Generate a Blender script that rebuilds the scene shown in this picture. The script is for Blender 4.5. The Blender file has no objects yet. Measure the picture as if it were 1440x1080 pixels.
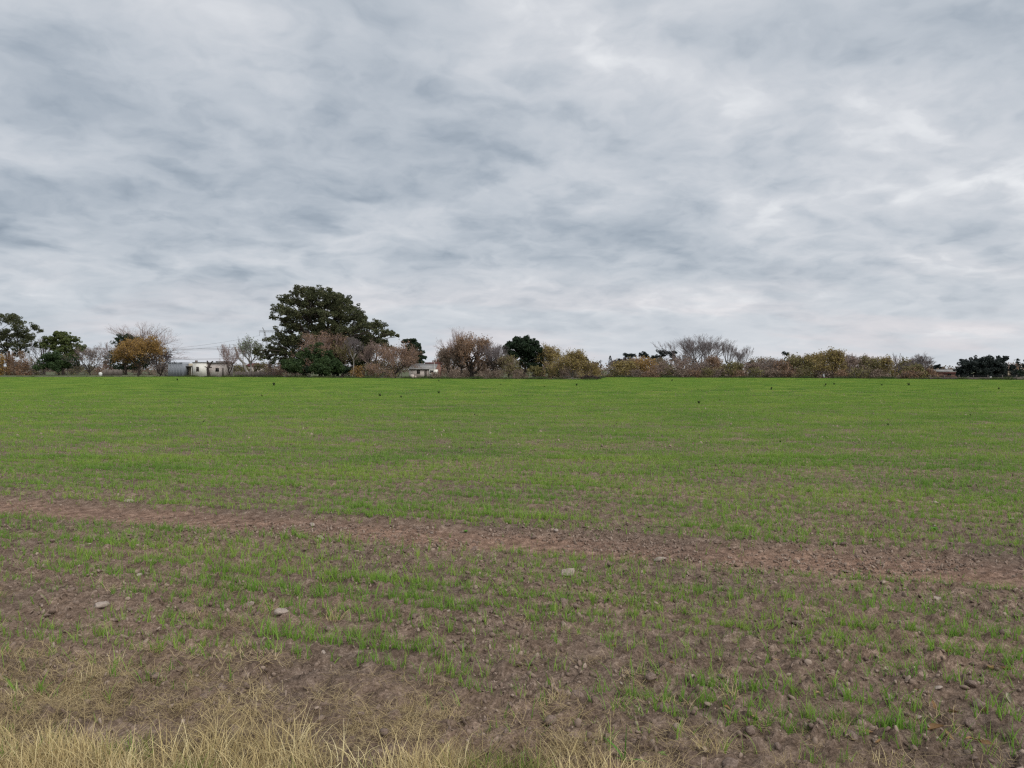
import bpy, math, random
import numpy as np

# ------------------------------------------------------------------ camera, sky, sun, exposure
F = 1088.0            # focal length in pixels of the 1440 x 1080 photograph
HZ = 519.5            # pixel row of the horizon
EYE = 1.70            # eye height above the soil
sc = bpy.context.scene
COL = sc.collection
cam_d = bpy.data.cameras.new('camera')
cam = bpy.data.objects.new('camera', cam_d)
COL.objects.link(cam)
cam_d.sensor_width = 36.0
cam_d.lens = 36.0 * F / 1440.0
cam_d.clip_start = 0.05
cam_d.clip_end = 20000
cam.location = (0, 0, EYE)
cam.rotation_euler = (math.radians(90) - math.atan((540.0 - HZ) / F), 0, 0)
sc.camera = cam
sc.view_settings.view_transform = 'Standard'
sc.view_settings.look = 'None'
sc.view_settings.exposure = 0.88
sc.view_settings.gamma = 1.0
sc.view_settings.use_curve_mapping = False
sc.cycles.max_bounces = 5
sc.cycles.diffuse_bounces = 2
sc.cycles.glossy_bounces = 1
sc.cycles.transmission_bounces = 2
sc.cycles.transparent_max_bounces = 4
sc.cycles.use_denoising = False
sc.cycles.filter_width = 1.3

SUN_AZ, SUN_EL = math.radians(138), math.radians(46)      # clockwise from +Y, above the horizon

def px_dir(px, py):
    """world direction through a photo pixel"""
    p = math.atan((540.0 - HZ) / F)
    x, y, z = (px - 720.0) / F, 1.0, (540.0 - py) / F
    return (x, y * math.cos(p) + z * math.sin(p), -y * math.sin(p) + z * math.cos(p))

world = bpy.data.worlds.new('World')
sc.world = world
world.use_nodes = True
wt = world.node_tree
wt.nodes.clear()
world.cycles.sampling_method = 'MANUAL'
world.cycles.sample_map_resolution = 512

def W(kind, **kw):
    n = wt.nodes.new(kind)
    for k, v in kw.items():
        setattr(n, k, v)
    return n
def wl(a, b):
    wt.links.new(a, b)
def wmath(op, a, b=None, c=None, clamp=False):
    n = W('ShaderNodeMath', operation=op, use_clamp=clamp)
    for i, v in enumerate((a, b, c)):
        if v is None: continue
        if isinstance(v, (int, float)): n.inputs[i].default_value = v
        else: wl(v, n.inputs[i])
    return n.outputs[0]
def wvec(op, a, b=None):
    n = W('ShaderNodeVectorMath', operation=op)
    for i, v in enumerate((a, b)):
        if v is None: continue
        if isinstance(v, tuple): n.inputs[i].default_value = v
        else: wl(v, n.inputs[i])
    return n
def wsmooth(v, a, b, o0=0.0, o1=1.0):
    n = W('ShaderNodeMapRange', interpolation_type='SMOOTHSTEP')
    wl(v, n.inputs[0])
    for i, q in zip((1, 2, 3, 4), (a, b, o0, o1)): n.inputs[i].default_value = q
    return n.outputs[0]
def wnoise(vec, scale, detail, rough, dist=0.0, lac=2.0):
    n = W('ShaderNodeTexNoise')
    wl(vec, n.inputs['Vector'])
    n.inputs['Scale'].default_value = scale
    n.inputs['Detail'].default_value = detail
    n.inputs['Roughness'].default_value = rough
    n.inputs['Distortion'].default_value = dist
    n.inputs['Lacunarity'].default_value = lac
    return n

sky = W('ShaderNodeTexSky')
sky.sky_type = 'NISHITA'
sky.sun_disc = False
sky.sun_elevation = SUN_EL
sky.sun_rotation = SUN_AZ
sky.air_density = 1.0
sky.dust_density = 2.0
SKY_BASE = 1.055
CO = 0.24                                  # the layer curves down: it never flattens out wholly
tc = W('ShaderNodeTexCoord')
sep = W('ShaderNodeSeparateXYZ')
wl(tc.outputs['Generated'], sep.inputs[0])
zc = wmath('ADD', wmath('MAXIMUM', sep.outputs[2], 0.0), CO)
uu = wmath('DIVIDE', sep.outputs[0], zc)
vv = wmath('DIVIDE', sep.outputs[1], zc)
comb = W('ShaderNodeCombineXYZ')
wl(uu, comb.inputs[0]); wl(vv, comb.inputs[1])
UV = comb.outputs[0]                       # position on the flat cloud layer, in cloud heights
def uv_of(px, py):
    d = px_dir(px, py)
    l = math.sqrt(d[0]**2 + d[1]**2 + d[2]**2)
    z = max(d[2] / l, 0) + CO
    return d[0] / l / z, d[1] / l / z
# ragged edges: warp the layer with noise
wn = wnoise(UV, 3.0, 4, 0.55)
warp = wvec('SCALE', wvec('SUBTRACT', wn.outputs['Color'], (0.5, 0.5, 0.5)).outputs[0])
warp.inputs['Scale'].default_value = 0.26
UVW = wvec('ADD', UV, warp.outputs[0]).outputs[0]
def dens(vec, off=(0, 0, 0)):
    """thickness of the cloud layer: broad rolls with puffs on them"""
    p = wvec('ADD', vec, (off[0] + 13.2, off[1] + 5.9, 0)).outputs[0]
    m = W('ShaderNodeMapping'); m.inputs['Rotation'].default_value = (0, 0, math.radians(-20)); m.inputs['Scale'].default_value = (1.0, 1.0, 1.0)
    wl(p, m.inputs[0])
    a = wnoise(m.outputs[0], 2.4, 7, 0.52, 0.0).outputs['Fac']
    b = wnoise(m.outputs[0], 4.4, 6, 0.52, 0.0).outputs['Fac']
    q_ = wmath('MULTIPLY_ADD', b, 2.0, -1.0)
    puff = wmath('SQRT', wmath('MULTIPLY_ADD', q_, q_, 0.006))
    return wmath('MULTIPLY_ADD', puff, 0.50, a)
sx_, sy_ = 0.056, -0.022
d0_ = dens(UVW); d1_ = dens(UVW, (sx_, sy_, 0))
n3m = W('ShaderNodeMapping'); n3m.inputs['Scale'].default_value = (0.55, 1.0, 1.0); n3m.inputs['Location'].default_value = (-2.0, 7.3, 0)
wl(UV, n3m.inputs[0])
n3 = wnoise(n3m.outputs[0], 2.2, 6, 0.55, 0.0).outputs['Fac']
B = wmath('MULTIPLY_ADD', d0_, -0.92, SKY_BASE)                  # thick parts are dark underneath
B = wmath('MULTIPLY_ADD', wmath('SUBTRACT', d0_, d1_), 1.05, B)  # edges turned to the sun are lit
B = wmath('MULTIPLY_ADD', wmath('SUBTRACT', n3, 0.5), 0.22, B)
# the larger dark rolls and thin bright places of this sky: (px, py, half width px, half height px, strength)
blobs = [
    (60, 262, 260, 52, -0.26), (390, 262, 190, 46, -0.20), (60, 150, 120, 40, -0.12),
    (600, 270, 150, 40, -0.16), (430, 300, 70, 25, -0.10), (790, 370, 140, 34, -0.16),
    (915, 345, 80, 24, -0.14), (1180, 60, 240, 70, -0.10), (1400, 170, 110, 60, -0.12),
    (1390, 330, 110, 28, -0.10), (300, 90, 240, 80, -0.05), (720, 200, 160, 50, -0.05),
    (1290, 180, 110, 22, 0.34), (1120, 115, 150, 45, 0.16), (1060, 345, 130, 20, 0.18),
    (60, 210, 120, 22, 0.16), (620, 90, 200, 60, 0.08), (1330, 262, 150, 14, 0.24),
    (960, 260, 130, 30, 0.10), (100, 365, 220, 12, 0.14), (700, 400, 240, 24, 0.10), (900, 440, 300, 22, 0.10),
    (1130, 455, 120, 10, 0.10), (1330, 468, 130, 9, 0.12), (180, 420, 200, 20, -0.10),
]
for (px, py, hw, hh, st) in blobs:
    u0, v0 = uv_of(px, py)
    ru = abs(uv_of(px + hw, py)[0] - uv_of(px - hw, py)[0]) / 2
    rv = abs(uv_of(px, py - hh)[1] - uv_of(px, py + hh)[1]) / 2
    q = wvec('MULTIPLY', wvec('SUBTRACT', UVW, (u0, v0, 0)).outputs[0], (0.8 / ru, 0.8 / max(rv, 0.12), 0)).outputs[0]
    ln = wvec('LENGTH', q).outputs['Value']
    B = wmath('ADD', B, wsmooth(ln, 1.5, 0.0, 0.0, st * (0.8 if st < 0 else 0.55)))
# darker to the left, thinner, brighter cloud to the right
B = wmath('ADD', B, wsmooth(uu, -3.0, 2.5, -0.05, 0.05))
ramp = W('ShaderNodeValToRGB')
wl(B, ramp.inputs[0])
cr = ramp.color_ramp
stops = [(0.0, (0.175, 0.22, 0.275)), (0.14, (0.25, 0.30, 0.362)), (0.32, (0.365, 0.416, 0.478)), (0.50, (0.498, 0.54, 0.593)),
         (0.68, (0.625, 0.65, 0.69)), (0.85, (0.82, 0.835, 0.855)), (1.0, (0.97, 0.975, 0.98))]
cr.elements[0].position, cr.elements[0].color = stops[0][0], stops[0][1] + (1,)
cr.elements[1].position, cr.elements[1].color = stops[-1][0], stops[-1][1] + (1,)
for p, c in stops[1:-1]:
    e = cr.elements.new(p); e.color = c + (1,)
# low, far cloud seen through a lot of air: paler, less contrast
hz = wsmooth(sep.outputs[2], 0.13, 0.0)
hcol = W('ShaderNodeMix', data_type='RGBA')
wl(wsmooth(uu, -9.0, 7.0), hcol.inputs['Factor'])
hcol.inputs['A'].default_value = (0.55, 0.61, 0.68, 1)
hcol.inputs['B'].default_value = (0.69, 0.71, 0.745, 1)
hm = W('ShaderNodeMix', data_type='RGBA')
wl(wmath('MULTIPLY', hz, 0.72), hm.inputs['Factor'])
wl(ramp.outputs[0], hm.inputs['A']); wl(hcol.outputs['Result'], hm.inputs['B'])
# faint warm light under the cloud edge far off
wm = W('ShaderNodeMix', data_type='RGBA', blend_type='MULTIPLY')
wl(wmath('MULTIPLY', wsmooth(sep.outputs[2], 0.16, 0.02), wsmooth(n3, 0.45, 0.62)), wm.inputs['Factor'])
wl(hm.outputs['Result'], wm.inputs['A'])
wm.inputs['B'].default_value = (1.09, 1.02, 1.0, 1)
cs = wvec('SCALE', wm.outputs['Result']); cs.inputs['Scale'].default_value = 10.0
fm = W('ShaderNodeMix', data_type='RGBA')
fm.inputs['Factor'].default_value = 0.95
wl(sky.outputs[0], fm.inputs['A']); wl(cs.outputs[0], fm.inputs['B'])
bg = W('ShaderNodeBackground')
bg.inputs['Strength'].default_value = 0.0575
wl(fm.outputs['Result'], bg.inputs['Color'])
wo = W('ShaderNodeOutputWorld')
wl(bg.outputs[0], wo.inputs['Surface'])

sun_d = bpy.data.lights.new('sun', 'SUN')
sun_d.energy = 1.5
sun_d.angle = math.radians(60)
sun_d.color = (1.0, 0.96, 0.9)
sun = bpy.data.objects.new('sun', sun_d)
COL.objects.link(sun)
sun.rotation_euler = (math.radians(90) - SUN_EL, 0, math.pi - SUN_AZ)

# ------------------------------------------------------------------ helpers
R = np.random.default_rng(7)
GZ = -0.08                                   # level of the land round the field

def tag(o, label=None, cat=None, group=None, kind=None):
    if label: o['label'] = label
    if cat: o['category'] = cat
    if group: o['group'] = group
    if kind: o['kind'] = kind
    return o
def mesh(name, V, faces, mats, smooth=False, mat_idx=None):
    """V (n,3); faces: list of (m,k) integer arrays"""
    me = bpy.data.meshes.new(name)
    V = np.asarray(V, dtype=np.float32)
    if not isinstance(faces, list): faces = [faces]
    faces = [np.asarray(f, dtype=np.int32) for f in faces if len(f)]
    loops = np.concatenate([f.ravel() for f in faces])
    sizes = np.concatenate([np.full(len(f), f.shape[1], np.int32) for f in faces])
    starts = np.concatenate(([0], np.cumsum(sizes)[:-1])).astype(np.int32)
    me.vertices.add(len(V)); me.vertices.foreach_set('co', V.ravel())
    me.loops.add(len(loops)); me.loops.foreach_set('vertex_index', loops)
    me.polygons.add(len(sizes)); me.polygons.foreach_set('loop_start', starts)
    if smooth: me.polygons.foreach_set('use_smooth', np.ones(len(sizes), bool))
    for m in (mats if isinstance(mats, (list, tuple)) else [mats]): me.materials.append(m)
    if mat_idx is not None: me.polygons.foreach_set('material_index', np.asarray(mat_idx, np.int32))
    me.update(calc_edges=True)
    return me
def obj(name, me, parent=None, loc=None, rot=None):
    o = bpy.data.objects.new(name, me)
    COL.objects.link(o)
    if parent is not None: o.parent = parent
    if loc is not None: o.location = loc
    if rot is not None: o.rotation_euler = rot
    return o
def empty(name, loc, rz=0.0):
    o = bpy.data.objects.new(name, None)
    o.empty_display_size = 0.2
    COL.objects.link(o)
    o.location = loc; o.rotation_euler = (0, 0, rz)
    return o
def ground_d(py): return EYE * F / (py - HZ)
def X(px, d): return (px - 720.0) / F * d
def Z(py, d): return EYE + (HZ - py) / F * d
def hash2(ix, iy, seed):
    h = (ix.astype(np.int64) * 374761393 + iy.astype(np.int64) * 668265263 + seed * 974711) & 0xffffffff
    h = ((h ^ (h >> 13)) * 1274126177) & 0xffffffff
    h = ((h ^ (h >> 16)) * 2246822519) & 0xffffffff
    return ((h ^ (h >> 15)) & 0xffffff) / float(0xffffff)
def vnoise(x, y, seed=0):
    ix, iy = np.floor(x), np.floor(y)
    fx, fy = x - ix, y - iy
    fx = fx * fx * (3 - 2 * fx); fy = fy * fy * (3 - 2 * fy)
    a, b = hash2(ix, iy, seed), hash2(ix + 1, iy, seed)
    c, d = hash2(ix, iy + 1, seed), hash2(ix + 1, iy + 1, seed)
    return (a * (1 - fx) + b * fx) * (1 - fy) + (c * (1 - fx) + d * fx) * fy
def fbm(x, y, octv=4, seed=0, gain=0.5):
    s, a, t = 0.0, 1.0, 0.0
    for i in range(octv):
        s = s + a * vnoise(x * 2**i + 17.3 * i, y * 2**i - 9.1 * i, seed + i); t += a; a *= gain
    return s / t
def sstep(a, b, x):
    t = np.clip((x - a) / (b - a), 0, 1)
    return t * t * (3 - 2 * t)

# ------------------------------------------------------------------ materials
def mat(name, builder):
    m = bpy.data.materials.new(name); m.use_nodes = True
    nt = m.node_tree; nt.nodes.clear()
    out = nt.nodes.new('ShaderNodeOutputMaterial')
    def N(kind, **kw):
        n = nt.nodes.new(kind)
        for k, v in kw.items():
            if k.startswith('i_'):
                n.inputs[k[2:].replace('_', ' ')].default_value = v
            else: setattr(n, k, v)
        return n
    L = nt.links.new
    sh = builder(N, L)
    L(sh, out.inputs['Surface'])
    return m
def ramp_node(N, L, fac, stops):
    r = N('ShaderNodeValToRGB')
    L(fac, r.inputs[0])
    e = r.color_ramp.elements
    e[0].position, e[0].color = stops[0][0], tuple(stops[0][1]) + (1,)
    e[1].position, e[1].color = stops[-1][0], tuple(stops[-1][1]) + (1,)
    for p, c in stops[1:-1]:
        q = e.new(p); q.color = tuple(c) + (1,)
    return r.outputs[0]
def leaf_mat(name, cols, transl=0.25, rough=0.6, inst=False, patch=False):
    def b(N, L):
        if inst:
            oi = N('ShaderNodeObjectInfo'); g = N('ShaderNodeNewGeometry')
            a = N('ShaderNodeMath', operation='MULTIPLY_ADD'); L(oi.outputs['Random'], a.inputs[0]); a.inputs[1].default_value = 0.6
            c = N('ShaderNodeMath', operation='MULTIPLY'); L(g.outputs['Random Per Island'], c.inputs[0]); c.inputs[1].default_value = 0.4
            L(c.outputs[0], a.inputs[2]); fac = a.outputs[0]
            if patch:
                mp_ = N('ShaderNodeMapping'); mp_.inputs['Scale'].default_value = (0.22, 0.55, 0); L(oi.outputs['Location'], mp_.inputs[0])
                pn = N('ShaderNodeTexNoise', i_Scale=1.0, i_Detail=4.0); L(mp_.outputs[0], pn.inputs['Vector'])
                pa = N('ShaderNodeMath', operation='MULTIPLY_ADD'); L(pn.outputs['Fac'], pa.inputs[0]); pa.inputs[1].default_value = 1.5; L(fac, pa.inputs[2])
                pb = N('ShaderNodeMath', operation='SUBTRACT'); L(pa.outputs[0], pb.inputs[0]); pb.inputs[1].default_value = 0.75; fac = pb.outputs[0]
        else:
            g = N('ShaderNodeNewGeometry')
            tcn = N('ShaderNodeTexCoord')
            nz = N('ShaderNodeTexNoise', i_Scale=0.55, i_Detail=2.0); L(tcn.outputs['Object'], nz.inputs['Vector'])
            a = N('ShaderNodeMath', operation='MULTIPLY_ADD'); L(nz.outputs['Fac'], a.inputs[0]); a.inputs[1].default_value = 0.9
            c = N('ShaderNodeMath', operation='MULTIPLY_ADD'); L(g.outputs['Random Per Island'], c.inputs[0]); c.inputs[1].default_value = 0.5; c.inputs[2].default_value = -0.2
            L(c.outputs[0], a.inputs[2]); fac = a.outputs[0]
        n = len(cols)
        col = ramp_node(N, L, fac, [(i / (n - 1), c) for i, c in enumerate(cols)])
        p = N('ShaderNodeBsdfPrincipled', i_Roughness=rough); L(col, p.inputs['Base Color'])
        p.inputs['Specular IOR Level'].default_value = 0.25
        t = N('ShaderNodeBsdfTranslucent'); L(col, t.inputs['Color'])
        mx = N('ShaderNodeMixShader'); mx.inputs[0].default_value = transl
        L(p.outputs[0], mx.inputs[1]); L(t.outputs[0], mx.inputs[2])
        return mx.outputs[0]
    return mat(name, b)
def rough_mat(name, cols, scale=3.0, rough=0.9, bump=0.0, detail=5.0, stretch=None):
    def b(N, L):
        tcn = N('ShaderNodeTexCoord'); v = tcn.outputs['Object']
        if stretch:
            mpn = N('ShaderNodeMapping'); mpn.inputs['Scale'].default_value = stretch
            L(v, mpn.inputs[0]); v = mpn.outputs[0]
        nz = N('ShaderNodeTexNoise', i_Scale=scale, i_Detail=detail, i_Roughness=0.65); L(v, nz.inputs['Vector'])
        n = len(cols)
        col = ramp_node(N, L, nz.outputs['Fac'], [(0.3 + 0.4 * i / (n - 1), c) for i, c in enumerate(cols)])
        p = N('ShaderNodeBsdfPrincipled', i_Roughness=rough); L(col, p.inputs['Base Color'])
        p.inputs['Specular IOR Level'].default_value = 0.2
        if bump:
            bn = N('ShaderNodeBump', i_Strength=bump, i_Distance=0.02); L(nz.outputs['Fac'], bn.inputs['Height'])
            L(bn.outputs[0], p.inputs['Normal'])
        return p.outputs[0]
    return mat(name, b)

TX, TY = 0.957, -0.289          # drilling direction of the rows and of the wheel track
NX, NY = 0.289, 0.957           # across the rows; s = NX x + NY y

def soil_builder(N, L):
    tcn = N('ShaderNodeTexCoord'); P = tcn.outputs['Object']
    na = N('ShaderNodeTexNoise', i_Scale=0.5, i_Detail=6.0, i_Roughness=0.6); L(P, na.inputs['Vector'])
    nb = N('ShaderNodeTexNoise', i_Scale=9.0, i_Detail=7.0, i_Roughness=0.7); L(P, nb.inputs['Vector'])
    nc = N('ShaderNodeTexNoise', i_Scale=55.0, i_Detail=4.0, i_Roughness=0.7); L(P, nc.inputs['Vector'])
    m1 = N('ShaderNodeMath', operation='MULTIPLY_ADD'); L(nb.outputs['Fac'], m1.inputs[0]); m1.inputs[1].default_value = 0.55
    m2 = N('ShaderNodeMath', operation='MULTIPLY'); L(nc.outputs['Fac'], m2.inputs[0]); m2.inputs[1].default_value = 0.45
    L(m2.outputs[0], m1.inputs[2])
    base = ramp_node(N, L, m1.outputs[0], [(0.36, (0.054, 0.038, 0.027)), (0.47, (0.142, 0.102, 0.076)), (0.55, (0.222, 0.164, 0.126)), (0.66, (0.41, 0.32, 0.255))])
    # drier, redder earth where wheels have run (a stripe s = 6.4 .. 7.6 along the rows)
    dot = N('ShaderNodeVectorMath', operation='DOT_PRODUCT'); L(P, dot.inputs[0]); dot.inputs[1].default_value = (NX, NY, 0)
    d0 = N('ShaderNodeMath', operation='SUBTRACT'); L(dot.outputs['Value'], d0.inputs[0]); d0.inputs[1].default_value = 7.33
    d1 = N('ShaderNodeMath', operation='ABSOLUTE'); L(d0.outputs[0], d1.inputs[0])
    d2 = N('ShaderNodeMath', operation='MULTIPLY_ADD'); L(nb.outputs['Fac'], d2.inputs[0]); d2.inputs[1].default_value = 0.5; L(d1.outputs[0], d2.inputs[2])
    mr = N('ShaderNodeMapRange', interpolation_type='SMOOTHSTEP'); L(d2.outputs[0], mr.inputs[0])
    for i, v in zip((1, 2, 3, 4), (0.92, 0.40, 0.0, 0.8)): mr.inputs[i].default_value = v
    mx = N('ShaderNodeMix', data_type='RGBA', blend_type='MULTIPLY'); L(mr.outputs[0], mx.inputs['Factor'])
    L(base, mx.inputs['A']); mx.inputs['B'].default_value = (1.28, 1.13, 1.09, 1)
    lo = N('ShaderNodeMix', data_type='RGBA', blend_type='MULTIPLY'); lo.inputs['Factor'].default_value = 1.0
    L(mx.outputs['Result'], lo.inputs['A'])
    tone = ramp_node(N, L, na.outputs['Fac'], [(0.35, (0.80, 0.80, 0.82)), (0.65, (1.15, 1.10, 1.06))])
    L(tone, lo.inputs['B'])
    p = N('ShaderNodeBsdfPrincipled', i_Roughness=0.95); L(lo.outputs['Result'], p.inputs['Base Color'])
    p.inputs['Specular IOR Level'].default_value = 0.12
    bn = N('ShaderNodeBump', i_Strength=1.0, i_Distance=0.03); L(m1.outputs[0], bn.inputs['Height'])
    L(bn.outputs[0], p.inputs['Normal'])
    return p.outputs[0]
M = {}
M['soil'] = mat('ploughed_soil', soil_builder)
M['land'] = rough_mat('rough_pasture', [(0.05, 0.065, 0.03), (0.085, 0.095, 0.045), (0.13, 0.115, 0.07)], 0.08, 0.95, detail=8)
M['path'] = rough_mat('dirt_path', [(0.22, 0.18, 0.14), (0.32, 0.27, 0.21)], 0.5)
M['wheat'] = leaf_mat('young_wheat', [(0.125, 0.26, 0.046), (0.19, 0.35, 0.056), (0.26, 0.415, 0.072), (0.37, 0.465, 0.10)], 0.5, 0.5, inst=True, patch=True)
M['clod'] = rough_mat('soil_clod', [(0.11, 0.078, 0.062), (0.18, 0.132, 0.108), (0.28, 0.215, 0.18)], 3.0, 0.95, 0.5)
M['crumb'] = rough_mat('soil_crumb', [(0.19, 0.138, 0.114), (0.27, 0.20, 0.168), (0.38, 0.295, 0.25)], 2.0, 0.95)
M['crumb'] = leaf_mat('soil_crumb_tones', [(0.085, 0.060, 0.045), (0.15, 0.108, 0.084), (0.23, 0.172, 0.136), (0.40, 0.32, 0.26)], 0.0, 0.95, inst=True)
M['stone'] = rough_mat('pale_stone', [(0.23, 0.185, 0.155), (0.32, 0.265, 0.225), (0.42, 0.35, 0.30)], 3.0, 0.9, 0.4)
M['straw'] = leaf_mat('dry_straw', [(0.22, 0.15, 0.078), (0.46, 0.355, 0.175), (0.66, 0.54, 0.275), (0.76, 0.67, 0.41)], 0.25, 0.6, inst=True)
M['oldstraw'] = leaf_mat('old_straw', [(0.13, 0.09, 0.05), (0.28, 0.21, 0.11), (0.44, 0.34, 0.18), (0.56, 0.46, 0.26)], 0.2, 0.7, inst=True)
M['olivegrass'] = leaf_mat('olive_grass', [(0.09, 0.12, 0.03), (0.22, 0.24, 0.07), (0.34, 0.31, 0.12)], 0.3, 0.6, inst=True)
M['verge'] = leaf_mat('rough_verge', [(0.035, 0.05, 0.02), (0.06, 0.085, 0.03), (0.12, 0.11, 0.05)], 0.2, 0.7, inst=True)
M['deadleaf'] = leaf_mat('dead_leaf', [(0.13, 0.07, 0.035), (0.28, 0.17, 0.08), (0.38, 0.28, 0.15)], 0.15, 0.7, inst=True)
M['paleleaf'] = leaf_mat('pale_leaf', [(0.26, 0.24, 0.16), (0.40, 0.36, 0.26)], 0.1, 0.7, inst=True)
M['weed'] = leaf_mat('weed_leaf', [(0.02, 0.035, 0.012), (0.035, 0.06, 0.02)], 0.2, 0.6)
M['rosette'] = leaf_mat('rosette_leaf', [(0.08, 0.20, 0.025), (0.12, 0.27, 0.04)], 0.3, 0.5)
M['bark'] = rough_mat('dark_bark', [(0.035, 0.028, 0.024), (0.075, 0.06, 0.052)], 4.0, 0.95, 0.4, stretch=(3, 3, 0.6))
M['palebark'] = rough_mat('pale_bark', [(0.16, 0.14, 0.125), (0.42, 0.40, 0.37)], 1.2, 0.9, 0.2)
M['twig_grey'] = rough_mat('grey_twigs', [(0.125, 0.105, 0.107), (0.235, 0.20, 0.20)], 0.8)
M['twig_brown'] = rough_mat('brown_twigs', [(0.19, 0.14, 0.112), (0.33, 0.25, 0.20)], 0.8)
M['twig_pink'] = rough_mat('pinkish_twigs', [(0.23, 0.165, 0.15), (0.38, 0.28, 0.255)], 0.8)
LEAF = {
    'euc': leaf_mat('gum_leaves', [(0.030, 0.040, 0.020), (0.062, 0.074, 0.034), (0.105, 0.112, 0.052), (0.150, 0.138, 0.065)]),
    'dark': leaf_mat('dark_evergreen_leaves', [(0.014, 0.026, 0.016), (0.026, 0.046, 0.024), (0.046, 0.070, 0.031)]),
    'navy': leaf_mat('bluish_dark_leaves', [(0.018, 0.026, 0.025), (0.031, 0.042, 0.039), (0.049, 0.060, 0.049)]),
    'bush': leaf_mat('bush_leaves', [(0.022, 0.040, 0.016), (0.045, 0.080, 0.028), (0.085, 0.125, 0.040)]),
    'lime': leaf_mat('yellowish_green_leaves', [(0.042, 0.070, 0.025), (0.098, 0.126, 0.042), (0.182, 0.196, 0.056)]),
    'ochre': leaf_mat('ochre_leaves', [(0.17, 0.105, 0.035), (0.32, 0.195, 0.058), (0.45, 0.285, 0.085)]),
    'yellow': leaf_mat('yellowing_leaves', [(0.12, 0.10, 0.042), (0.27, 0.21, 0.075), (0.43, 0.33, 0.12)]),
    'olive': leaf_mat('olive_leaves', [(0.076, 0.076, 0.034), (0.170, 0.153, 0.060), (0.289, 0.238, 0.093)]),
    'rust': leaf_mat('rusty_leaves', [(0.15, 0.092, 0.058), (0.25, 0.158, 0.098), (0.36, 0.235, 0.15)]),
    'brown': leaf_mat('brown_leaves', [(0.128, 0.093, 0.071), (0.221, 0.167, 0.128), (0.323, 0.246, 0.187)]),
    'wine': leaf_mat('wine_dark_leaves', [(0.042, 0.028, 0.031), (0.077, 0.050, 0.050)]),
    'pale': leaf_mat('pale_green_leaves', [(0.140, 0.182, 0.098), (0.280, 0.336, 0.196)]),
}
M['white'] = rough_mat('weathered_whitewash', [(0.55, 0.53, 0.48), (0.78, 0.76, 0.70), (0.84, 0.82, 0.77)], 1.1, 0.9, stretch=(1, 1, 0.35))
M['pinkwall'] = rough_mat('stained_pinkish_plaster', [(0.42, 0.34, 0.31), (0.60, 0.53, 0.49), (0.72, 0.66, 0.62)], 0.9, 0.9)
M['beige'] = rough_mat('beige_plaster', [(0.30, 0.25, 0.18), (0.45, 0.40, 0.31)], 0.9, 0.9)
M['sheet'] = rough_mat('bluish_sheet_metal', [(0.13, 0.145, 0.165), (0.21, 0.23, 0.26), (0.30, 0.31, 0.33)], 0.8, 0.6, stretch=(3, 3, 0.4))
M['roofgrey'] = rough_mat('grey_roof_sheet', [(0.16, 0.155, 0.15), (0.30, 0.29, 0.28)], 0.7, 0.7)
M['roofred'] = rough_mat('dull_red_roof', [(0.09, 0.035, 0.035), (0.15, 0.06, 0.055)], 1.0, 0.8)
M['brick'] = rough_mat('reddish_brick', [(0.16, 0.085, 0.065), (0.26, 0.15, 0.12)], 1.5, 0.9)
M['wood'] = rough_mat('weathered_wood', [(0.10, 0.085, 0.075), (0.20, 0.17, 0.15)], 3.0, 0.9, stretch=(4, 4, 0.5))
M['glass'] = rough_mat('dark_window', [(0.012, 0.012, 0.012), (0.03, 0.03, 0.03)], 2.0, 0.25)
M['steel'] = rough_mat('galvanised_steel', [(0.28, 0.29, 0.31), (0.38, 0.39, 0.41)], 0.5, 0.6)
M['wire'] = rough_mat('wire', [(0.06, 0.06, 0.065), (0.09, 0.09, 0.095)], 0.5, 0.7)
M['plastic'] = rough_mat('white_tank', [(0.62, 0.62, 0.60), (0.75, 0.75, 0.73)], 1.0, 0.5)

# ------------------------------------------------------------------ the land and the field
EDGE = [(-2500, 531), (-300, 531), (0, 530.5), (240, 530), (400, 531), (620, 533), (838, 534.2), (850, 531), (1100, 531.8), (1300, 533.5), (1440, 534.6), (1800, 536), (4000, 538)]
EPX = np.array([e[0] for e in EDGE], float); EPY = np.array([e[1] for e in EDGE], float)
def edge_d(px): return EYE * F / (np.interp(px, EPX, EPY) - HZ)
def in_field(x, y):
    return (y < edge_d(720 + x / np.maximum(y, .1) * F) - 0.3)

n = 64
a = np.linspace(0, 2 * np.pi, n, endpoint=False)
rings = [0.0, 30, 200, 1000, 4000]
V = [(0, 0, GZ)]; Fc = []
for r_ in rings[1:]:
    V += [(r_ * math.cos(t), r_ * math.sin(t), GZ) for t in a]
tri = [(0, 1 + i, 1 + (i + 1) % n) for i in range(n)]
quad = []
for k in range(len(rings) - 2):
    o0, o1 = 1 + k * n, 1 + (k + 1) * n
    quad += [(o0 + i, o1 + i, o1 + (i + 1) % n, o0 + (i + 1) % n) for i in range(n)]
tag(obj('ground', mesh('ground', V, [np.array(tri), np.array(quad)], M['land'])), kind='structure')

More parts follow.
